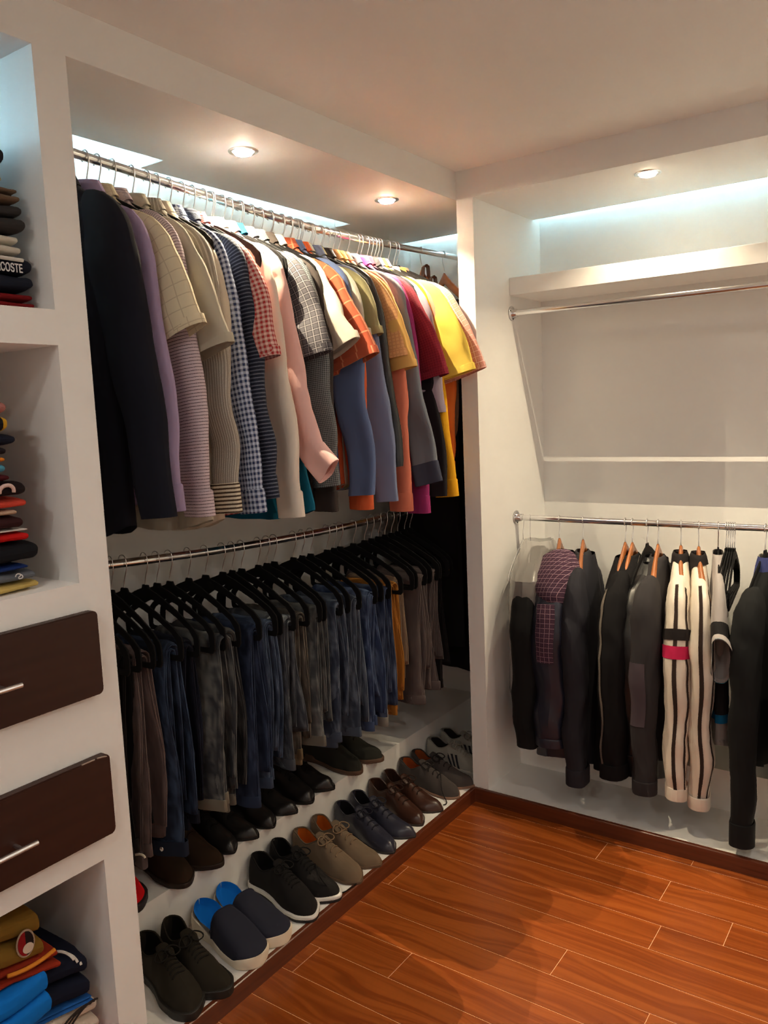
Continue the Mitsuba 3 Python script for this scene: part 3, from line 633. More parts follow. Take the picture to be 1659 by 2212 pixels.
T_ = [
 (-1.475, 'black trousers at the left end of the lower rail beside the pillar', (15, 14, 15), (24, 22, 22), dict(L=.50, bsdf='fabric', name='trousers', u1=.15, u0=-.10)),
 (-1.425, 'mauve grey trousers with a tied drawstring waist near the pillar', (74, 64, 64), (104, 90, 88), dict(L=.53, bsdf='fabric', waist=True, name='trousers', u1=.16)),
 (-1.345, 'dark blue jeans with a waist button showing just right of the mauve grey trousers', (24, 31, 46), (62, 80, 108), dict(L=.53, waist=True, u1=.165)),
 (-1.275, 'very dark navy jeans left of the heavily washed pair', (15, 17, 27), (28, 33, 48), dict(L=.50, u1=.155)),
 (-1.190, 'heavily washed grey blue jeans with white frayed hems', (44, 47, 52), (124, 126, 122), dict(L=.47, u1=.19, ragged=(150, 142, 126))),
 (-1.055, 'dark indigo jeans, straight and smooth, third pair right of the washed ones', (24, 32, 50), (62, 76, 104), dict(L=.51, u1=.18)),
 (-1.120, 'dark slate jeans half hidden behind the frayed washed pair', (30, 32, 36), (84, 86, 86), dict(L=.50, u1=.16, ragged=(130, 126, 116))),
 (-0.985, 'mid blue worn jeans with a rolled pale hem in the middle of the lower rail', (34, 44, 62), (96, 112, 136), dict(L=.48, u1=.175)),
 (-0.905, 'greyish worn jeans with bulging knees in the middle of the lower rail', (42, 46, 54), (104, 110, 116), dict(L=.44, u1=.18)),
 (-0.830, 'brown grey faded jeans with frayed cuffs', (52, 50, 48), (120, 114, 104), dict(L=.46, u1=.17, ragged=(140, 124, 96))),
 (-0.755, 'grey blue ripped jeans right of the brown grey faded pair', (50, 54, 58), (126, 128, 126), dict(L=.42, u1=.18, ragged=(132, 128, 118))),
 (-0.660, 'blue jeans with whiskered pockets left of the darkest blue pair', (38, 46, 62), (106, 118, 134), dict(L=.46, u1=.185)),
 (-0.570, 'slate blue jeans with a turned pale pocket edge', (44, 52, 66), (112, 124, 140), dict(L=.45, u1=.185)),
 (-0.480, 'bright blue jeans with white stitching left of the ochre trousers', (34, 46, 74), (98, 116, 148), dict(L=.46, u1=.185)),
 (-0.405, 'deep blue jeans with a frayed pale hem directly left of the ochre trousers', (24, 34, 58), (90, 104, 130), dict(L=.47, u1=.18, ragged=(160, 156, 148))),
 (-0.325, 'ochre yellow chino trousers on the lower rail', (132, 84, 32), (164, 110, 48), dict(L=.46, bsdf='fabric', name='chinos', u1=.165)),
 (-0.255, 'light taupe trousers just right of the ochre ones', (108, 92, 78), (134, 116, 98), dict(L=.43, bsdf='fabric', name='trousers', u1=.15)),
 (-0.165, 'wide grey brown corduroy trousers near the far end of the lower rail', (74, 66, 66), (98, 88, 86), dict(L=.47, bsdf='fabric', name='trousers', u1=.19, u0=-.13)),
 (-0.075, 'grey brown trousers with a slanted pocket beside the corduroy pair', (64, 57, 58), (86, 78, 78), dict(L=.44, bsdf='fabric', name='trousers', u1=.18)),
 (0.020, 'black trousers at the far end of the lower rail', (20, 19, 20), (30, 28, 29), dict(L=.46, bsdf='fabric', name='trousers', u1=.15)),
]
for i, (y, label, base, light, kw) in enumerate(T_):
    k, M, E0 = trousers(y, label, base, light, 300 + i, **kw)
    z = lo_rod(y) - .078
    velvet_hanger((RX, y, z), np.degrees(math.atan2(M[1, 0], M[0, 0])), 'black velvet hanger holding the ' + label.split(' with ')[0].split(' at ' if i not in (0, 19) else ' xx ')[0].split(' left ' if i else ' xx ')[0].split(' right ')[0].split(' in the ')[0].split(' just ')[0].split(' half ')[0].split(',')[0].split(' directly ')[0].split(' near ')[0].split(' beside ')[0].split(' on ')[0], 'velvet hangers on the lower rail', side=1, wire=.0013)
    if i == 1:   # drawstring bow hanging from the waist
        c = M[:3, :3] @ (E0.mean(0) + np.array([.09, -.024, .02])) + M[:3, 3]
        part(k, 'drawstring', cat(tube(smooth_path([c + q for q in ((-.07, 0, .006), (0, -.003, 0), (.012, -.006, .022), (.004, -.006, -.03))], 20), .0028, 6)[:2], tube(smooth_path([c + q for q in ((.055, 0, .01), (.004, -.004, 0), (-.010, -.006, -.022), (.002, -.006, -.034))], 20), .0028, 6)[:2]), 'fabric', color=np.array((205, 196, 180)), smooth=40, label='pale tied drawstring')
for y in (-1.50, -1.385, -1.235, -.945, -.79, -.615, -.44, -.21, -.12, -.03, .06):
    velvet_hanger((RX, y, lo_rod(y) - .078), rr.uniform(-7, 7), 'empty black velvet hanger packed between the trouser hangers on the lower rail', 'spare velvet hangers on the lower rail', side=1, wire=.0013)
# ================================================================ shoes
from scipy.interpolate import PchipInterpolator
def sheet(R, flip=False):
    R = np.asarray(R, float); n, m, _ = R.shape; F = grid_faces(n, m)
    du = np.linalg.norm(np.diff(R, axis=1), axis=2).mean(0); u = np.concatenate([[0], np.cumsum(du)])
    dv = np.linalg.norm(np.diff(R, axis=0), axis=2).max(1); v = np.concatenate([[0], np.cumsum(dv)])
    UV = np.stack(np.broadcast_arrays(u[None, :], v[:, None]), -1).reshape(-1, 2)
    return R.reshape(-1, 3), (F[:, ::-1] if flip else F), UV
def joinm(*ms):
    V, F, U, n = [], [], [], 0
    for v, f, u in ms: V.append(v); F.append(f + n); U.append(u); n += len(v)
    return np.vstack(V), np.vstack(F), np.vstack(U)
STYLES = dict(
    sneaker=dict(L=.290, H=[(0, .098), (.10, .100), (.25, .078), (.36, .088), (.42, .100), (.55, .088), (.75, .064), (.90, .052), (1, .036)], xo=.44, ow=.030, wt=.052, wh=.038, sole=[(0, .030), (.3, .026), (.7, .022), (1, .024)], lip=.004, laces=6, sharp=.5),
    runner=dict(L=.295, H=[(0, .105), (.08, .106), (.25, .082), (.36, .095), (.44, .108), (.58, .092), (.78, .064), (.92, .050), (1, .036)], xo=.45, ow=.029, wt=.053, wh=.040, sole=[(0, .036), (.3, .030), (.7, .022), (1, .024)], lip=.006, laces=6, sharp=.5),
    derby=dict(L=.300, H=[(0, .090), (.08, .092), (.24, .068), (.34, .080), (.42, .092), (.58, .076), (.76, .052), (.92, .042), (1, .026)], xo=.42, ow=.029, wt=.050, wh=.035, sole=[(0, .024), (.26, .022), (.30, .010), (.7, .009), (1, .010)], lip=.004, laces=4, sharp=.56),
    oxford=dict(L=.300, H=[(0, .086), (.08, .087), (.24, .064), (.34, .076), (.42, .086), (.58, .068), (.76, .047), (.92, .038), (1, .022)], xo=.42, ow=.028, wt=.046, wh=.034, sole=[(0, .024), (.26, .023), (.29, .008), (.7, .007), (1, .008)], lip=.003, laces=4, sharp=.62),
    boot=dict(L=.295, H=[(0, .150), (.06, .152), (.20, .146), (.36, .148), (.42, .140), (.56, .092), (.76, .060), (.92, .050), (1, .034)], xo=.38, ow=.034, wt=.050, wh=.038, sole=[(0, .030), (.26, .028), (.30, .016), (.7, .014), (1, .016)], lip=.005, laces=5, sharp=.5),
)
def shoe(kind, label, heel, yaw, style, color, sole_color, lining=(40, 36, 34), z=HT - .002, mat='leather', mirror=1, group=None, lace_color=None, cat_='shoe', midsole=None, stripes=None, seed=0, lace_tail=None, tongue_color=None, scale=1.0):
    st = STYLES[style]; L = st['L'] * scale; k = thing(kind, label, cat_, group)
    u, w = np.array([math.cos(math.radians(yaw)), math.sin(math.radians(yaw)), 0]), np.array([-math.sin(math.radians(yaw)), math.cos(math.radians(yaw)), 0])
    M = frame((heel[0], heel[1], z), u, w)
    hx, hz = zip(*st['H']); Hf = PchipInterpolator(hx, hz); sx, sz = zip(*st['sole']); Sf = PchipInterpolator(sx, sz)
    t = 0.5 - 0.5 * np.cos(np.linspace(0, np.pi, 44)); t[0], t[-1] = 0.0, 1.0
    wb = PchipInterpolator([0, .12, .3, .45, .68, .85, 1], [st['wh'] * .93, st['wh'], st['wh'] * .92, st['wh'] * 1.02, st['wt'], st['wt'] * .88, st['wt'] * .60])(t)
    endr = np.minimum(1, (t / .10)) ; endr = np.sqrt(1 - (1 - endr) ** 2); endt = np.minimum(1, (1 - t) / .17); endt = (1 - (1 - endt) ** 2) ** st['sharp']
    W = wb * endr * endt; asym = mirror * (.006 * np.sin(np.pi * t) - .010 * np.clip((t - .7) / .3, 0, 1) ** 2)
    H = Hf(t) * np.where(t > .93, np.sqrt(np.clip(1 - ((t - .93) / .075) ** 2, .02, 1)), 1)
    ow = st['ow'] * np.sqrt(np.clip(1 - ((t - st['xo'] * .52) / (st['xo'] * .50)) ** 2, 0, 1)); ow = np.minimum(ow, W * .80)
    S = np.linspace(0, 1, 12); Lr, Rr, Ll, Rl = [], [], [], []
    for i in range(len(t)):
        zz = H[i] * (1 - (1 - S) ** 1.7); p = 2.0 if t[i] > st['xo'] else 2.8
        prof = np.clip(1 - (zz / max(H[i], 1e-6)) ** p, 0, 1) ** (1 / p)
        y = ow[i] + (W[i] - ow[i]) * prof
        X = np.full(12, t[i] * L) + (.006 * (zz / .1) if t[i] < .04 else 0) * (1 - t[i] / .04 if t[i] < .04 else 0)
        Lr.append(np.stack([X, asym[i] + y, zz], 1)); Rr.append(np.stack([X, asym[i] - y, zz], 1))
        if ow[i] > .0005:
            zi = Sf(t[i]) + .008; s2 = np.linspace(0, 1, 8); yi = np.concatenate([ow[i] - .0008 + (max(W[i] - .008, ow[i] * .9) - ow[i]) * np.sin(s2[:6] / s2[5] * np.pi / 2) ** 1.0, [ow[i] * .5, 0]])
            zi_ = np.concatenate([H[i] - .0005 - (H[i] - zi) * s2[:6] / s2[5], [zi, zi]])
            Ll.append(np.stack([np.full(8, t[i] * L), asym[i] + yi, zi_], 1)); Rl.append(np.stack([np.full(8, t[i] * L), asym[i] - yi, zi_], 1))
    up = crumple(joinm(sheet(Lr), sheet(Rr, True)), .0022, (26, 26, 26), seed)
    U = part(k, 'upper', xf(up, M), mat, color=np.array(color))
    part(k, 'lining', xf(joinm(sheet(Ll, True), sheet(Rl)), M), 'fabric', color=np.array(lining))
    # collar rim
    rim = [(t[i] * L, asym[i] + ow[i], H[i]) for i in range(len(t)) if ow[i] > .0005]; rim2 = [(t[i] * L, asym[i] - ow[i], H[i]) for i in range(len(t)) if ow[i] > .0005][::-1]
    part(U, 'collar', xf(tube(np.array(rim + rim2 + rim[:1]), .0028, 6), M), mat, color=np.array(color) * .85)
    def ring_at(f, zf):
        e = st['lip'] * f; nx = np.gradient(W); X = t * L + np.where(t < .06, -e * (1 - t / .06), 0) + np.where(t > .93, e * (t - .93) / .07, 0)
        a = np.stack([X, asym + W + e * np.minimum(1, endr * endt + .0), zf * Sf(t)], 1); b = np.stack([X, asym - W - e * np.minimum(1, endr * endt), zf * Sf(t)], 1)
        return np.concatenate([a[:-1], b[::-1][:-1]])
    toe_up = lambda R: R + np.stack([0 * R[:, 0], 0 * R[:, 0], np.clip((R[:, 0] / L - .8) / .2, 0, 1) ** 2 * .005], 1)
    if midsole is None: part(k, 'sole', xf(loft([ring_at(.4, 0), ring_at(1.0, .12), ring_at(1.1, .9), ring_at(.6, 1.02), ring_at(-1.5, 1.03)], True, True), M), 'rubber', color=np.array(sole_color))
    else:
        So = part(k, 'sole', xf(loft([ring_at(.5, 0), ring_at(1.0, .08), ring_at(1.0, .42), ring_at(.2, .44)], True, True), M), 'rubber', color=np.array(sole_color))
        part(So, 'midsole', xf(loft([ring_at(.6, .40), ring_at(1.1, .46), ring_at(1.05, .76), ring_at(.2, .86), ring_at(-1.5, .86)], True, True), M), 'rubber', color=np.array(midsole), label='pale midsole')
    if st['laces']:
        lc = np.array(lace_color if lace_color is not None else np.array(color) * .7); bars = []
        Hn = lambda x: float(np.interp(x, t, H)); An = lambda x: float(np.interp(x, t, asym)); Wn = lambda x: float(np.interp(x, t, W))
        xs = np.linspace(st['xo'] + .015, st['xo'] + .24, st['laces'])
        for x in xs:
            hw = min(.019, Wn(x) * .5); hh = Hn(x); q = [(x * L + .004, An(x) - hw, hh * (1 - .5 * (hw / Wn(x)) ** 2.0) + .001), (x * L, An(x) - hw * .4, hh + .0022), (x * L, An(x) + hw * .4, hh + .0022), (x * L - .004, An(x) + hw, hh * (1 - .5 * (hw / Wn(x)) ** 2.0) + .001)]
            bars.append(tube(smooth_path(q, 9), .0022, 6))
        x = xs[0]; c = np.array([x * L, An(x), Hn(x) + .004])
        for sg in (1, -1): bars.append(tube(smooth_path([c, c + (-.004, sg * .018, .006), c + (.012, sg * .036, -.006), c + (.022, sg * .022, -.008), c + (.004, sg * .004, .001)], 16), .0020, 6))
        part(k, 'laces', xf(joinm(*bars), M), 'fabric', color=lc)
        # tongue
        T0 = []
        for s_ in np.linspace(0, 1, 7):
            x = st['xo'] + .07 - s_ * .14; zt = Hn(st['xo'] + .05) - .002 + s_ * .020; hw = .020 * (1 - .25 * s_ ** 4)
            T0.append([(x * L, An(x) + hw * a, zt - .004 * a * a) for a in np.linspace(-1, 1, 7)])
        T0 = np.array(T0); n_ = np.array([-.0014, 0, -.0035]); m = np.concatenate([T0, (T0 + n_)[::-1]], 0)
        part(k, 'tongue', xf(loft(np.transpose(m, (1, 0, 2)), True, True), M), mat, color=np.array(tongue_color if tongue_color is not None else np.array(color) * .9))
        if lace_tail:
            P = np.array(lace_tail, float); part(k, 'lace_end', tube(smooth_path(P, 24), .0019, 6), 'fabric', color=lc)
    if stripes is not None:
        for sg in (1, -1):
            for j in range(3):
                R = []
                for s_ in np.linspace(0, 1, 9):
                    x = .50 + .075 * j - .10 * s_; i = float(np.interp(x, t, np.arange(len(t)))); i0 = int(i); z_ = .018 + .050 * s_
                    yy_ = lambda xx: (lambda h, wv, oo, aa: aa + sg * (oo + (wv - oo) * max(0, 1 - (z_ / h) ** 2.0) ** .5 + .0016))(Hf(xx), np.interp(xx, t, W), np.interp(xx, t, ow), np.interp(xx, t, asym))
                    R.append([((x + d) * L, yy_(x + d), z_) for d in (-.018, 0, .018)])
                part(U, 'stripe', xf(sheet(np.array(R), sg < 0), M), 'fabric', color=np.array(stripes), label='dark side stripe')
    return k, M
PAIRS = 'shoes along the front of the left niche'
def pair(kind, base, heels, yaws, **kw):
    out = []
    for i in range(2):
        lab = base[i]; kk = {a: (b[i] if isinstance(b, list) else b) for a, b in kw.items()}
        out.append(shoe(kind, lab, heels[i], yaws[i], mirror=(1, -1)[i], seed=hash_(lab), group=PAIRS, **kk))
    return out
def hash_(s): return sum(ord(c) * (i + 1) for i, c in enumerate(s)) % 9973
pair('sneaker', ('dark olive black knit sneaker, frontmost and cut off by the white pillar', 'dark olive black knit sneaker between its twin and the navy clogs'),
     [(-.272, -1.405), (-.262, -1.318)], (-11, -11), style='sneaker', color=(38, 34, 28), sole_color=(26, 23, 20), lining=(20, 18, 16), mat='suede', lace_color=(24, 22, 20))
pair('running_shoe', ('black running shoe with a white strip in its sole, next to the navy clogs', 'black running shoe with a white strip in its sole, next to the taupe suede shoes'),
     [(-.280, -.950), (-.283, -.852)], (-8.5, -8), style='runner', color=(30, 28, 28), sole_color=(22, 21, 22), midsole=(205, 202, 196), lining=(18, 17, 17), mat='suede', lace_color=(18, 17, 17),
     lace_tail=[None, [(-.09, -.868, .135), (-.02, -.90, .10), (.000, -.86, .062), (.008, -.80, .057), (.012, -.77, .058)]])
pair('suede_shoe', ('taupe suede lace-up shoe with orange lining, its laces knotted', 'taupe suede lace-up shoe with orange lining beside the navy leather shoes'),
     [(-.284, -.744), (-.287, -.640)], (-4, -6), style='derby', color=(104, 88, 72), sole_color=(86, 66, 50), lining=(178, 92, 28), mat='suede', lace_color=(112, 92, 72))
pair('leather_shoe', ('navy leather lace-up shoe with a polished toe, left of its twin', 'navy leather lace-up shoe with a polished toe, right of its twin'),
     [(-.286, -.508), (-.286, -.412)], (-11, -9), style='oxford', color=(40, 40, 52), sole_color=(34, 30, 30), lining=(24, 22, 24), mat='leather', lace_color=(26, 26, 34))
pair('dress_shoe', ('shiny brown leather dress shoe, left of its twin', 'shiny brown leather dress shoe beside the grey suede shoes'),
     [(-.286, -.298), (-.284, -.205)], (-12, -9), style='oxford', color=(56, 32, 23), sole_color=(36, 24, 19), lining=(58, 36, 26), mat='leather', lace_color=(40, 26, 20), scale=.95)
pair('suede_shoe', ('dark grey suede shoe with orange lining and a loose lace over its side', 'dark grey suede shoe with orange lining right of the one with the loose lace'),
     [(-.287, -.090), (-.285, .000)], (-4, -3), style='derby', color=(66, 60, 58), sole_color=(122, 92, 76), lining=(150, 72, 30), mat='suede', lace_color=(34, 30, 30), scale=.96,
     lace_tail=[[(-.12, -.09, .135), (-.08, -.115, .125), (-.06, -.145, .09), (-.035, -.16, .060), (-.015, -.185, .057), (-.02, -.20, .057)], None])
pair('sneaker', ('light grey sneaker with three dark side stripes beside the partition', 'light grey sneaker standing behind the striped one in the corner'),
     [(-.287, .125), (-.287, .235)], (-4, 0), style='sneaker', color=(150, 146, 136), sole_color=(176, 172, 162), lining=(36, 32, 32), mat='suede', stripes=(40, 40, 46), lace_color=(140, 134, 124))
# clogs
def clog(label, heel, yaw, mirror):
    L = .300; k = thing('clog', label, 'clog', PAIRS); z = HT - .002
    u, w = np.array([math.cos(math.radians(yaw)), math.sin(math.radians(yaw)), 0]), np.array([-math.sin(math.radians(yaw)), math.cos(math.radians(yaw)), 0]); M = frame((heel[0], heel[1], z), u, w)
    t = 0.5 - 0.5 * np.cos(np.linspace(0, np.pi, 48)); wb = PchipInterpolator([0, .15, .35, .68, .86, 1], [.040, .044, .045, .056, .053, .040])(t)
    a = np.minimum(1, t / .13); b = np.minimum(1, (1 - t) / .15); W = wb * np.sqrt(1 - (1 - a) ** 2) * (1 - (1 - b) ** 2) ** .45; asym = mirror * .006 * np.sin(np.pi * t)
    rim = PchipInterpolator([0, .1, .35, .45, .8, .9, 1], [.056, .052, .030, .025, .021, .032, .037])(t)
    def ring(e, f, zb=0.0, x0=0.0):
        X = t * L; return np.concatenate([np.stack([X, asym + W + e * np.minimum(1, W / .03), zb + f * rim], 1)[:-1], np.stack([X, asym - W - e * np.minimum(1, W / .03), zb + f * rim], 1)[::-1][:-1]])
    part(k, 'sole', xf(loft([ring(-.004, 0), ring(.002, .12), ring(.005, .6), ring(.003, .96), ring(-.001, 1.0), ring(-.006, .94), ring(-.007, .45)], True, True), M), 'rubber', color=np.array((216, 204, 182)))
    # blue footbed: rises at the heel inside the rim
    R = []
    for i in range(1, 30):
        zi = np.interp(t[i], [0, .06, .2, .5, 1], [.060, .050, .030, .024, .022]); q = np.linspace(-1, 1, 15)
        R.append(np.stack([np.full(15, t[i] * L + .004), asym[i] + q * max(W[i] - .0045, .001), zi + np.abs(q) ** 3 * (.018 if t[i] < .45 else .004)], 1))
    part(k, 'footbed', xf(sheet(np.array(R)), M), 'suede', color=np.array((10, 92, 178)), label='bright blue footbed')
    xo = .40; R, Ri = [], []
    for i in range(len(t)):
        if t[i] < xo: continue
        Hh = np.interp(t[i], [xo, .5, .7, .88, 1], [.098, .094, .074, .058, .040]); Hh = Hh if t[i] < .93 else max(.02, Hh * math.sqrt(max(0, 1 - ((t[i] - .93) / .075) ** 2)))
        z0 = rim[i] * .9; q = np.linspace(0, np.pi, 21); c, s = np.cos(q), np.sin(q); p = .62
        R.append(np.stack([np.full(21, t[i] * L) - .03 * (np.abs(c) ** 2) * (t[i] < .62) * (1 - (t[i] - xo) / .22) * -1 * .0 , asym[i] + (W[i] - .0005) * np.sign(c) * np.abs(c) ** p, z0 + (max(Hh - z0, .004)) * s ** .75], 1))
    R = np.array(R); R[-1, :, 2] = np.minimum(R[-1, :, 2], rim[-1])
    inner = R[:10].copy(); inner[:, :, 1] = asym[-1] + (inner[:, :, 1] - asym[-1]) * .93; inner[:, :, 2] -= .004
    U = part(k, 'upper', xf(joinm(sheet(R, True), sheet(inner)), M), 'suede', color=np.array((40, 41, 52)))
    part(U, 'edge', xf(tube(R[0], .0026, 6), M), 'suede', color=np.array((34, 35, 46)))
    c = np.array([(xo + .015) * L, asym[20] - mirror * 0 - .046, .046]); 
    part(k, 'rivet', xf((lambda m: (np.array(m.vertices) + c, np.array(m.faces), np.zeros((len(m.vertices), 2))))(trimesh.creation.icosphere(1, .005)), M), 'rubber', color=np.array((26, 26, 32)))
clog('navy clog with a white sole and bright blue footbed, left of its twin', (-.280, -1.186), -10, 1)
clog('navy clog with a white sole and bright blue footbed, beside the black running shoes', (-.286, -1.092), -7, -1)
# the row on the step, half hidden by the trousers
BACK = 'shoes on the step under the trousers'
def back(kind, label, y, yaw, style, color, sole, x=-.565, **kw): return shoe(kind, label, (x, y), yaw, style, color, sole, z=ZS, group=BACK, seed=hash_(label), **kw)
back('sneaker', 'red sneaker behind the white pillar on the step', -1.37, -4, 'runner', (196, 22, 28), (34, 28, 28), x=-.570, mat='suede', lining=(24, 20, 20), lace_color=(120, 14, 18))
back('suede_boot', 'dark brown suede boot on the step, left of its twin', -1.215, -4, 'boot', (46, 34, 25), (38, 27, 20), x=-.545, mat='suede', cat_='boot', mirror=1)
back('suede_boot', 'dark brown suede boot on the step, right of its twin', -1.110, -4, 'boot', (46, 34, 25), (38, 27, 20), x=-.540, mat='suede', cat_='boot', mirror=-1)
for i, (y, lab) in enumerate(((-1.02, 'black dress shoe right next to the brown suede boots on the step'), (-.935, 'black dress shoe, second right of the brown suede boots on the step'), (-.84, 'black dress shoe, third right of the brown suede boots on the step'), (-.745, 'black dress shoe in the middle of the step, fourth right of the brown boots'), (-.645, 'black shoe, second left of the dark green grey boots on the step'), (-.545, 'black shoe directly left of the dark green grey boots on the step'))):
    back('dress_shoe', lab, y, -3, 'oxford' if i < 4 else 'derby', (22, 20, 20), (16, 14, 14), mirror=1 - 2 * (i % 2), lining=(26, 24, 24))
back('leather_boot', 'dark green grey boot with a brown sole on the step, left of its twin', -.375, -3, 'boot', (44, 44, 40), (86, 64, 50), x=-.555, mat='suede', cat_='boot', mirror=1, scale=1.02)
back('leather_boot', 'dark green grey boot with a brown sole, right end of the row on the step', -.262, -3, 'boot', (44, 44, 40), (86, 64, 50), x=-.550, mat='suede', cat_='boot', mirror=-1, scale=1.02)
# ================================================================ far niche: jackets on the lower rail
ZR = 1.099 - .085
GR = 'jackets on the rail of the far niche'
def jacket(name, x, yaw, label, bsdf, color, seed, hanger='wood', z=ZR, y=RY, collar_color=None, hlabel='', side=-1, collar=True, low=.048, **kw):
    o = (x, y, z); kw = {**dict(long=True, s=.205, hem=.72, slen=.74, thick=.026, cuffw=.05, amp=.007, hi=True, wr=.009, out=-.045, colh=.55), **kw}
    k = hang_shirt(name, (x, y, z - low), yaw, label, 'jacket', GR, bsdf, color, seed, left=False, collar=collar, collar_color=collar_color, **kw)
    if hanger == 'wood': wood_hanger(o, yaw, hlabel, 'wooden hangers in the far niche', left=False, side=side)
    u, w = ax(yaw, False); return k, frame((x, y, z - low), u, w), kw
def on_body(M, pts): return np.array(pts) @ M[:3, :3].T + M[:3, 3]
def ribbon(P, wdir, hw, th=.0012):
    """flat band along the path P, hw to each side in the direction wdir"""
    P = np.asarray(P, float); t = np.gradient(P, axis=0); t /= np.linalg.norm(t, axis=1, keepdims=True)
    wd = np.asarray(wdir, float); wd = wd - t * (t @ wd)[:, None]; wd /= np.linalg.norm(wd, axis=1, keepdims=True); n = np.cross(t, wd)
    R = [[P[i] + wd[i] * a * hw + n[i] * b * th for a, b in ((-1, -1), (1, -1), (1, 1), (-1, 1))] for i in range(len(P))]
    return loft(np.array(R), True, True)
def side_band(kw, seed, j0, rows, lift=.0016, width=1):
    """a strip of the front sleeve's own cloth, lifted off it; rows of 22 along and columns of 24 around"""
    m = 33 if kw.get('hi') else 25; V = shirt_parts(seed, **kw)['front_sleeve']['sleeve'][0].reshape(-1, m, 3); q = len(V) / 22; f = (m - 1) / 24
    r = V[int(round(rows[0] * q)):int(round(rows[1] * q))]; c = r[:, :-1].mean(1, keepdims=True); n = max(1, int(round(width * f)))
    g = r[:, [(int(round(j0 * f)) + k_) % (m - 1) for k_ in range(n + 1)]]; d = g - c; d /= np.linalg.norm(d, axis=2, keepdims=True); return sheet(g + d * lift)
# 1 black jacket in a dry cleaner's film
k1, M1, kw1 = jacket('bagged_jacket', .165, 10, 'black jacket in a clear plastic garment film at the left end of the far rail', 'fabric', (24, 24, 25), 501, hanger=None, s=.18, thick=.044, hem=.66, slen=.72, cuffw=0, out=-.06, sw=1.15)
kb = thing('garment_film', 'crinkled clear plastic film draped over the black jacket by the partition', 'plastic bag')
P = shirt_parts(501, **{**kw1, 's': .262, 'drop': .11, 'thick': .072, 'slen': .62, 'hem': .60, 'hemflare': .0, 'wr': .012, 'cuffw': 0, 'back': False, 'collar': False})
part(kb, 'cover', xf(crumple(crumple(P['body'], .010, (30, 30, 16), 5), .004, (70, 70, 40), 6), frame((.166, RY, ZR - .004), *ax(10, False))), 'plastic_film')
def wire_hanger(o, yaw, label):
    k = thing('wire_hanger', label, 'hanger', 'wire hangers in the far niche'); u, w = ax(yaw, False); M = frame(o, u, w)
    tri = smooth_path([(0, 0, 0), (-.02, 0, -.012), (-.19, 0, -.115), (-.205, 0, -.135), (-.185, 0, -.140), (0, 0, -.140), (.185, 0, -.140), (.205, 0, -.135), (.19, 0, -.115), (.02, 0, -.012), (0, 0, 0)], 70)
    part(k, 'frame', xf(tube(tri, .0013, 6), M), 'steel'); part(k, 'hook', xf(tube(hook_path(-1), .0013, 6), M), 'steel')
wire_hanger((.098, RY, ZR), 8, 'bare wire hanger inside the clear film, nearest the partition'); wire_hanger((.130, RY, ZR), 22, 'wire hanger inside the clear film, carrying the black jacket')
# 2 puffer with a plaid hood
k2, M2, kw2 = jacket('puffer_jacket', .255, 14, 'shiny navy puffer jacket with a purple plaid hood', 'nylon', (30, 32, 46), 502, hlabel='orange wooden hanger above the plaid hood', s=.19, thick=.068, sth=.052, hem=.80, slen=.66, sw=1.1, wr=.012, cuffw=.03, collar=False)
def blob(cx, cz, a, b, h, seed, w0=0.0, squash=.8):
    t_, p_ = np.linspace(.02, np.pi - .02, 18), np.linspace(0, 2 * np.pi, 29)[:-1]
    R = [[(cx + a * math.cos(t) , w0 + b * math.sin(t) * math.cos(p), cz + h * math.sin(t) ** squash * math.sin(p)) for p in p_] for t in t_]
    return crumple(loft(np.array(R), True, True), .009, (22, 22, 22), seed)
hd = blob(.150, -.022, .125, .092, .066, 21, .018); Vh = hd[0].copy(); Vh[:, 2] -= np.clip(Vh[:, 0] - .06, 0, 1) * .50
part(k2, 'hood', xf((Vh, hd[1], np.stack([Vh[:, 1] * .9 + Vh[:, 0] * .7, Vh[:, 2] * 1.0 - Vh[:, 0] * .3], 1)), M2), 'cloth_wine_plaid', label='purple plaid lined hood')
part(k2, 'lining_flap', xf(side_band(kw2, 502, 22, (6, 13), .005, 3), M2), 'cloth_wine_plaid', label='plaid lining showing at the open front')
for zz in (-.24, -.34, -.44, -.54, -.64, -.74):
    q = [(u_, .072 + .006 * math.sin(u_ * 30), zz + .01 * math.sin(u_ * 20)) for u_ in np.linspace(-.15, .19, 20)]
    part(k2, 'seam', xf(tube(np.array(q), .0022, 5), M2), 'nylon', color=np.array((18, 19, 30)))
# 3 navy grey jacket
k3, M3, kw3 = jacket('zip_jacket', .352, 13, 'dark blue grey jacket with a turned up collar right of the puffer', 'fabric', (40, 40, 46), 503, hlabel='brown wooden hanger second from the partition', s=.185, hem=.80, slen=.76, cuffw=.06, collar_color=(46, 46, 50), thick=.052, sth=.036, sw=1.15)
# 4 black jacket with grey piping, seen from its side
k4, M4, kw4 = jacket('softshell_jacket', .545, 3, 'wide black jacket with grey piping along its shoulder and sleeve', 'fabric', (17, 16, 18), 504, hlabel='orange brown wooden hanger in front of its twin, third hook group from the partition', s=.20, hem=.79, slen=.70, cuffw=.05, collar_color=(26, 25, 26), thick=.074, sth=.042, bflare=.5, amp=.006, sw=1.15, hemflare=.05)
wood_hanger((.518, RY + .0, ZR), 3, 'orange brown wooden hanger just behind the one of the piped black jacket', 'wooden hangers in the far niche', left=False, side=-1)
b = side_band(kw4, 504, 22, (3, 22), .003, 1)
part(k4, 'piping', xf(b, M4), 'suede', color=np.array((92, 86, 80)), label='grey piping on the sleeve')
part(k4, 'piping', xf(ribbon(smooth_path([(.04, .036, .012), (.10, .040, -.030), (.165, .046, -.075), (.20, .052, -.115)], 16), (0, 0.2, 1), .0085), M4), 'suede', color=np.array((98, 92, 85)), label='grey shoulder piping')
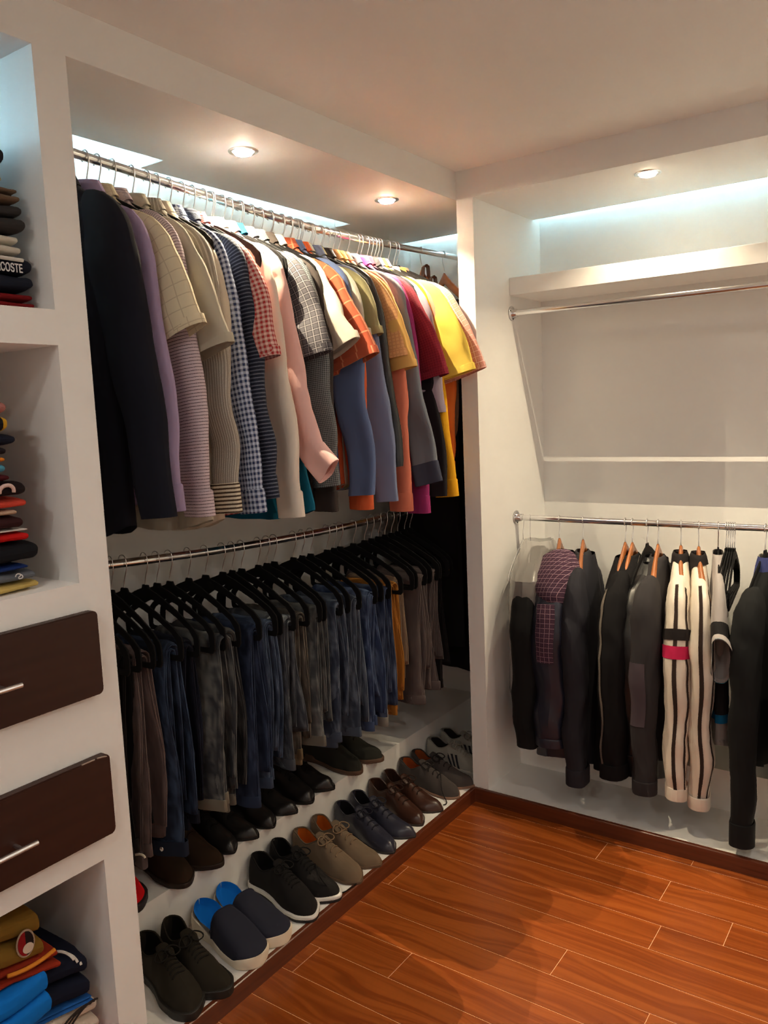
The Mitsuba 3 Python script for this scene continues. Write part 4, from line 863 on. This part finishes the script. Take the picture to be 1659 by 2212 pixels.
kt = thing('cord_lock', 'black cord lock hanging under the hem of the piped black jacket', 'cord lock'); c = np.array([.768, .05, .232])
part(kt, 'toggle', tube([c + (-.014, 0, 0), c + (.014, 0, 0)], .0065, 10), 'rubber', color=np.array((16, 16, 17)))
part(kt, 'cord', cat(tube([c + (-.004, 0, 0), c + (-.005, .002, .045)], .0013, 5)[:2], tube([c + (.004, 0, 0), c + (.005, .002, .045)], .0013, 5)[:2]), 'rubber', color=np.array((20, 20, 21)))
# 5 second black jacket behind, with crinkled badge
k5, M5, kw5 = jacket('windbreaker', .615, 2, 'black nylon windbreaker between the piped jacket and the charcoal fleece', 'nylon', (24, 24, 26), 505, hanger=None, s=.18, hem=.78, slen=.66, cuffw=.05, wr=.010, thick=.062, sth=.034, bflare=.6, hemflare=.06, out=-.08)
velvet_hanger((.600, RY, ZR), 2, 'hanger inside the black nylon windbreaker', None, left=False, side=-1)
# 6 charcoal fleece, sleeve to the front
k6, M6, kw6 = jacket('fleece_jacket', .640, 6, 'charcoal fleece jacket with a high collar and a worn sleeve patch', 'suede', (46, 44, 46), 506, hlabel='reddish wooden hanger hidden in the charcoal fleece collar', s=.20, hem=.72, slen=.735, cuffw=.045, thick=.040, sw=1.15, collar_color=(52, 50, 52))
b = side_band(kw6, 506, 21, (11, 17), .003, 4); part(k6, 'patch', xf(b, M6), 'suede', color=np.array((66, 58, 64)), label='worn sleeve patch')
# 7, 8 white track jackets
for j, (x, yaw, lab, hl, sd) in enumerate(((.722, 13, 'white track jacket with black stripes and a raspberry band on its sleeve', 'orange wooden hanger end standing in the collar of the raspberry banded track jacket', 507), (.784, 17, 'white track jacket with black stripes, right of the raspberry banded one', 'orange wooden hanger end standing in the collar of the right hand track jacket', 508))):
    kj, Mj, kwj = jacket('track_jacket', x, yaw, lab, 'nylon', (206, 196, 182), sd, hlabel=hl, s=.185, hem=.72, slen=(.735, .76)[j], cuffw=.04, thick=.034, collar_color=(34, 31, 32), wr=.010, sw=1.15, amp=.004, colh=1.1, out=(-.03, -.05)[j])
    for j0 in (2, 23):
        part(kj, 'stripe', xf(side_band(kwj, sd, j0, (2, 22), .0022, 1), Mj), 'fabric', color=np.array((44, 34, 30)), label='black sleeve stripe')
    if j == 0:
        part(kj, 'band', xf(side_band(kwj, sd, 18, (9, 11), .0030, 13), Mj), 'fabric', color=np.array((176, 34, 74)), label='raspberry sleeve band')
        part(kj, 'band', xf(side_band(kwj, sd, 18, (7, 9), .0034, 13), Mj), 'fabric', color=np.array((34, 30, 30)), label='black sleeve band')
# 9 colour block shirt
k9 = hang_shirt('sports_shirt', (.850, RY, ZR - .012), 14, 'grey, black and teal colour block sports shirt behind the white track jackets', 'shirt', GR, 'fabric', (150, 144, 142), 509, left=False, long=False, s=.195, hem=.66, slen=.30, thick=.02, out=.03, collar=False)
u9, w9 = ax(14, False); M9 = frame((.850, RY, ZR - .012), u9, w9); kw9 = dict(long=False, s=.195, hem=.66, slen=.30, thick=.02, out=.03, collar=False)
S9 = shirt_parts(509, **kw9)['front_sleeve']['sleeve'][0].reshape(-1, 25, 3); c9 = S9[:, :-1].mean(1, keepdims=True)
part(k9, 'sleeve_panel', xf(sheet((c9 + (S9 - c9) * 1.03)[7:14]), M9), 'fabric', color=np.array((34, 33, 34)), label='black sleeve end')
part(k9, 'sleeve_trim', xf(sheet((c9 + (S9 - c9) * 1.06)[12:14]), M9), 'fabric', color=np.array((26, 128, 150)), label='teal sleeve trim')
B9 = shirt_parts(509, **kw9)['body'][0].reshape(-1, 37, 3); cb = B9[:, :-1].mean(1, keepdims=True); g = B9 + (B9 - cb) * np.array([.012, .12, 0])
part(k9, 'panel', xf(sheet(g[9:12]), M9), 'fabric', color=np.array((36, 34, 35)), label='black body panel')
g = B9 + (B9 - cb) * np.array([.016, .15, 0]); zz_ = g[11:13].copy(); zz_[1] = zz_[0] + (zz_[1] - zz_[0]) * .3
part(k9, 'trim', xf(sheet(zz_), M9), 'fabric', color=np.array((24, 104, 150)), label='blue body stripe')
velvet_hanger((.850, RY, ZR), 14, 'hanger inside the colour block sports shirt', None, left=False)
# 10 five empty velvet hangers
for i in range(5):
    velvet_hanger((.876 + .0072 * i, RY, ZR), 3 + 1.0 * i, ('empty black velvet hanger, leftmost of the bunch of five', 'empty black velvet hanger, second of the bunch of five', 'empty black velvet hanger in the middle of the bunch of five', 'empty black velvet hanger, fourth of the bunch of five', 'empty black velvet hanger, rightmost of the bunch of five')[i], 'bunch of empty velvet hangers', left=False, side=-1)
# 11 black sweater with a pale collar at the right edge
k11, M11, kw11 = jacket('knit_jacket', 1.012, -4, 'black knit jacket with ribbed cuffs at the right edge of the photo', 'suede', (26, 27, 28), 511, hanger=None, s=.215, hem=.66, slen=.80, thick=.036, cuffw=.075, collar=False, sw=1.05)
velvet_hanger((1.003, RY, ZR), -4, 'hanger inside the black knit jacket', None, left=False, side=-1)
Kc = []
th = np.linspace(0, 2 * np.pi, 33)[:-1]; c, sn = np.cos(th), np.sin(th)
for a, b_, z_ in ((.075, .034, -.045), (.066, .030, -.005), (.060, .026, .038), (.062, .028, .042), (.072, .036, .010), (.082, .044, -.040)): Kc.append(np.stack([a * c, b_ * sn, z_ + .02 * c * 0], 1))
part(k11, 'collar', xf(loft(np.array(Kc[:4])), M11), 'fabric', color=np.array((196, 192, 176)), label='pale inner collar')
part(k11, 'collar', xf(loft(np.array(Kc[3:])), M11), 'fabric', color=np.array((60, 66, 112)), label='blue outer collar')
jacket('hooded_jacket', 1.15, -4, 'black jacket hanging past the right edge of the photo', 'fabric', (20, 20, 22), 512, hlabel='wooden hanger past the right edge of the photo', s=.21, hem=.68, slen=.74, thick=.04)
# ================================================================ folded clothes in the shelf column
def folded(label, name, cat_, y1, z0, h, color, seed, x0=-.36, x1=-.035, w=.34, bsdf='fabric', droop=0.0, group=None, roll=0.0, zmin=-1, layers=2):
    """a folded garment: y1 = its right end; front fold towards the room (x1)"""
    k = thing(name, label, cat_, group); r = np.random.default_rng(seed); y0 = y1 - w; n = 26; L_ = []
    hl = h / layers
    for j in range(layers):
        R = []; zb = z0 + j * hl
        for i, t in enumerate(np.concatenate([[0, .003, .008, .016, .028], np.linspace(.045, .955, n - 10), [.972, .984, .992, .997, 1]])):
            e = min(1, math.sqrt(max(0.0, 1 - (1 - min(1, (1 - t) / .035)) ** 2)) + .25) * min(1, math.sqrt(max(0.0, 1 - (1 - min(1, t / .035)) ** 2)) + .25)
            y = y0 + (y1 - y0) * t; a = np.linspace(0, 2 * np.pi, 29)[:-1]; c, s = np.cos(a), np.sin(a)
            xx = (x0 + x1) / 2 + (x1 - x0) / 2 * np.sign(c) * np.abs(c) ** .35 * (.97 + .03 * e) - .006 * j + .005 * math.sin(t * 9 + seed)
            zz = zb + hl / 2 + (hl / 2 * .98) * np.sign(s) * np.abs(s) ** .55 * e - droop * max(0, (t - .55) / .45) ** 2 * 1.0
            zz = zz + roll * np.clip((xx - x0) / (x1 - x0), 0, 1) * (j + .5) / layers
            R.append(np.stack([xx, np.full_like(xx, y), np.maximum(zz, zmin)], 1))
        m = crumple(loft(np.array(R), True, True), min(.005, hl * .22), (18, 18, 30), seed * 7 + j); L_.append(m)
    part(k, 'cloth', joinm(*L_), bsdf, color=np.array(color))
    return k
def stack(prefix, y1, z, rows, group, **kw):
    for i, (h, c, nm, lab, off) in enumerate(rows):
        k = folded(lab, nm, {'sweater': 'sweater', 'shirt': 'shirt', 'tshirt': 't-shirt', 'jersey': 'jersey'}.get(nm.split('_')[-1], 'shirt'), y1 + off, z + .001, h - .002, c, hash_(lab) % 500, group=group, **kw); z += h
        yield k, z
# top compartment (floor 1.785)
TOP = list(stack('t', -1.700, 1.785, [
    (.036, (112, 20, 24), 'folded_sweater', 'dark red folded sweater at the bottom of the top stack', .006),
    (.070, (24, 28, 40), 'folded_sweater', 'navy folded sweater with white lettering and a white collar edge', .004),
    (.046, (196, 192, 178), 'folded_shirt', 'off white folded shirt above the lettered navy sweater', -.012),
    (.058, (48, 46, 46), 'folded_sweater', 'charcoal folded sweater in the top stack', -.004),
    (.034, (96, 78, 62), 'folded_sweater', 'brown folded sweater in the top stack', -.006),
    (.030, (184, 172, 142), 'folded_shirt', 'cream folded shirt near the top of the top stack', -.040),
    (.085, (26, 28, 36), 'folded_sweater', 'dark navy bundle slumped on top of the top stack', -.034),
], 'folded clothes in the top compartment', w=.36))
k = TOP[1][0]; zt_ = TOP[1][1]
tm = meshkit.text_mesh('LACOSTE', .0165, .0012, True); V = np.array(tm.vertices); wd = V[:, 0].max()
part(k, 'lettering', trimesh.Trimesh(np.stack([-.030 + V[:, 2], (V[:, 0] - wd) * .62 - 1.7215, V[:, 1] + zt_ - .034], 1), tm.faces, process=False), 'fabric', color=np.array((196, 198, 200)), smooth=False, label='white block lettering')
part(k, 'edge', tube(smooth_path([(-.040, -2.03, zt_ - .006), (-.034, -1.85, zt_ - .007), (-.036, -1.715, zt_ - .008)], 14), .004, 8), 'fabric', color=np.array((206, 204, 196)), label='white collar edge')
# middle compartment (floor 1.213)
MID = list(stack('m', -1.745, 1.213, [
    (.020, (186, 160, 92), 'folded_tshirt', 'yellow folded t-shirt at the bottom of the middle stack', .0),
    (.024, (92, 96, 104), 'folded_tshirt', 'grey folded t-shirt with a small white emblem', -.006),
    (.014, (20, 40, 92), 'folded_tshirt', 'royal blue folded t-shirt in the middle stack', -.022),
    (.044, (18, 19, 24), 'folded_shirt', 'black folded shirt drooping over the blue one', .004),
    (.022, (176, 22, 22), 'folded_tshirt', 'bright red folded t-shirt in the middle stack', -.016),
    (.006, (206, 198, 190), 'folded_tshirt', 'thin white folded t-shirt between red and maroon', -.016),
    (.028, (46, 22, 24), 'folded_tshirt', 'dark maroon folded t-shirt in the middle stack', -.024),
    (.012, (176, 150, 128), 'folded_tshirt', 'beige folded t-shirt under the coral one', -.032),
    (.024, (190, 66, 52), 'folded_tshirt', 'coral red folded t-shirt in the middle stack', -.008),
    (.034, (28, 20, 22), 'folded_jersey', 'black folded jersey with pale curved trim', -.014),
    (.016, (66, 18, 24), 'folded_tshirt', 'wine red folded t-shirt in the middle stack', -.044),
    (.022, (70, 136, 164), 'folded_tshirt', 'light blue folded t-shirt in the middle stack', -.048),
    (.014, (206, 118, 36), 'folded_tshirt', 'orange folded t-shirt in the middle stack', -.050),
    (.020, (28, 22, 26), 'folded_tshirt', 'black folded t-shirt under the navy one', -.048),
    (.026, (22, 26, 40), 'folded_tshirt', 'navy folded t-shirt under the yellow and black one', -.024),
    (.036, (196, 150, 44), 'folded_jersey', 'yellow and black folded jersey near the top of the middle stack', -.036),
    (.030, (160, 104, 98), 'folded_tshirt', 'dusty pink folded t-shirt on top of the middle stack', -.034),
], 'folded clothes in the middle compartment', w=.33, layers=1))
k, z_ = MID[9]
for yy_ in (-1.80, -1.835, -1.87): part(k, 'trim', tube(smooth_path([(-.030, yy_ - .016, z_ - .022), (-.027, yy_ - .012, z_ - .010), (-.027, yy_ + .006, z_ - .008), (-.030, yy_ + .014, z_ - .022)], 14), .0040, 8), 'fabric', color=np.array((204, 176, 168)), label='pale curved trim')
k, z_ = MID[15]; part(k, 'panel', tube(smooth_path([(-.036, -2.05, z_ - .018), (-.030, -1.90, z_ - .018), (-.034, -1.80, z_ - .018)], 10), .014, 10), 'fabric', color=np.array((20, 18, 20)), label='black front panel')
k, z_ = MID[1]; part(k, 'emblem', tube(smooth_path([(-.030, -1.80, z_ - .010), (-.029, -1.79, z_ - .006), (-.029, -1.785, z_ - .013), (-.029, -1.793, z_ - .015), (-.029, -1.788, z_ - .008)], 14), .0012, 6), 'fabric', color=np.array((200, 198, 196)), label='small white emblem')
# bottom compartment (floor 0.076)
LOW = list(stack('l', -1.712, .076, [
    (.108, (168, 32, 26), 'folded_jersey', 'red folded jersey with a white pleated edge at the bottom of the low stack', .012),
    (.084, (206, 192, 176), 'folded_jersey', 'white folded jersey with black curved stripes', .014),
    (.014, (34, 88, 158), 'folded_jersey', 'blue folded jersey showing as a thin edge under the navy one', .0),
    (.112, (18, 22, 38), 'folded_jersey', 'navy folded jersey with three white shoulder stripes', -.006),
    (.046, (134, 40, 22), 'folded_jersey', 'rust red folded jersey with a gold edge', -.070),
    (.105, (112, 82, 30), 'folded_jersey', 'gold brown jersey with an oval crest on top of the low stack', -.104),
], 'folded jerseys in the bottom compartment', w=.36, droop=.02, zmin=.080))
k, z_ = LOW[3]
for i in range(3): part(k, 'stripe', tube(smooth_path([(-.075 - .0 * i, -1.745 - .0 + .012 * i - .025, z_ - .006 - .011 * i), (-.050, -1.735 + .010 * i - .02, z_ - .010 - .011 * i), (-.034, -1.730 + .008 * i - .02, z_ - .022 - .011 * i)], 10), .0032, 6), 'fabric', color=np.array((206, 200, 192)), label='white stripe')
k, z_ = LOW[1]
for d in (0, .018, .034): part(k, 'stripe', tube(smooth_path([(-.032, -1.83 + d, z_ - .066), (-.029, -1.80 + d, z_ - .030), (-.029, -1.765 + d, z_ - .014), (-.033, -1.72 + d * .5, z_ - .020)], 16), .0022, 6), 'fabric', color=np.array((44, 36, 34)), label='black curved stripe')
k, z_ = LOW[4]; part(k, 'edge', tube(smooth_path([(-.034, -1.90, z_ - .012), (-.028, -1.84, z_ - .018), (-.030, -1.795, z_ - .014)], 12), .0045, 8), 'fabric', color=np.array((196, 120, 40)), label='gold edge')
k, z_ = LOW[5]                                                # oval crest: red and black halves, pale rim, pale cross band below
def oval(a, b, x, cy, cz, seg=(0, 2 * np.pi)):
    q = np.linspace(*seg, 30); pts = [(a * math.cos(t), b * math.sin(t)) for t in q]; return trimesh.creation.extrude_polygon(Polygon(pts), .0015, engine='earcut'), x, cy, cz
def place_oval(o):
    m, x, cy, cz = o; V = np.array(m.vertices); return trimesh.Trimesh(np.stack([x + V[:, 2], cy + V[:, 0], cz + V[:, 1]], 1), m.faces, process=False)
cy, cz = -1.858, .478
E_ = part(k, 'crest', place_oval(oval(.021, .030, -.0300, cy, cz)), 'fabric', color=np.array((150, 130, 112)), smooth=False, label='oval crest')
part(E_, 'half', place_oval(oval(.0175, .026, -.0292, cy, cz, (np.pi / 2, 3 * np.pi / 2))), 'fabric', color=np.array((122, 20, 24)), smooth=False)
part(E_, 'half', place_oval(oval(.0175, .026, -.0292, cy, cz, (-np.pi / 2, np.pi / 2))), 'fabric', color=np.array((30, 20, 20)), smooth=False)
part(E_, 'shield', place_oval(oval(.012, .011, -.0286, cy + .004, cz - .012)), 'fabric', color=np.array((196, 180, 164)), smooth=False)
folded('bright blue shirt crumpled in front of the low stack', 'folded_shirt', 'shirt', -1.820, .300, .095, (12, 104, 190), 77, x0=-.10, x1=-.012, w=.26, group='folded jerseys in the bottom compartment', layers=2)
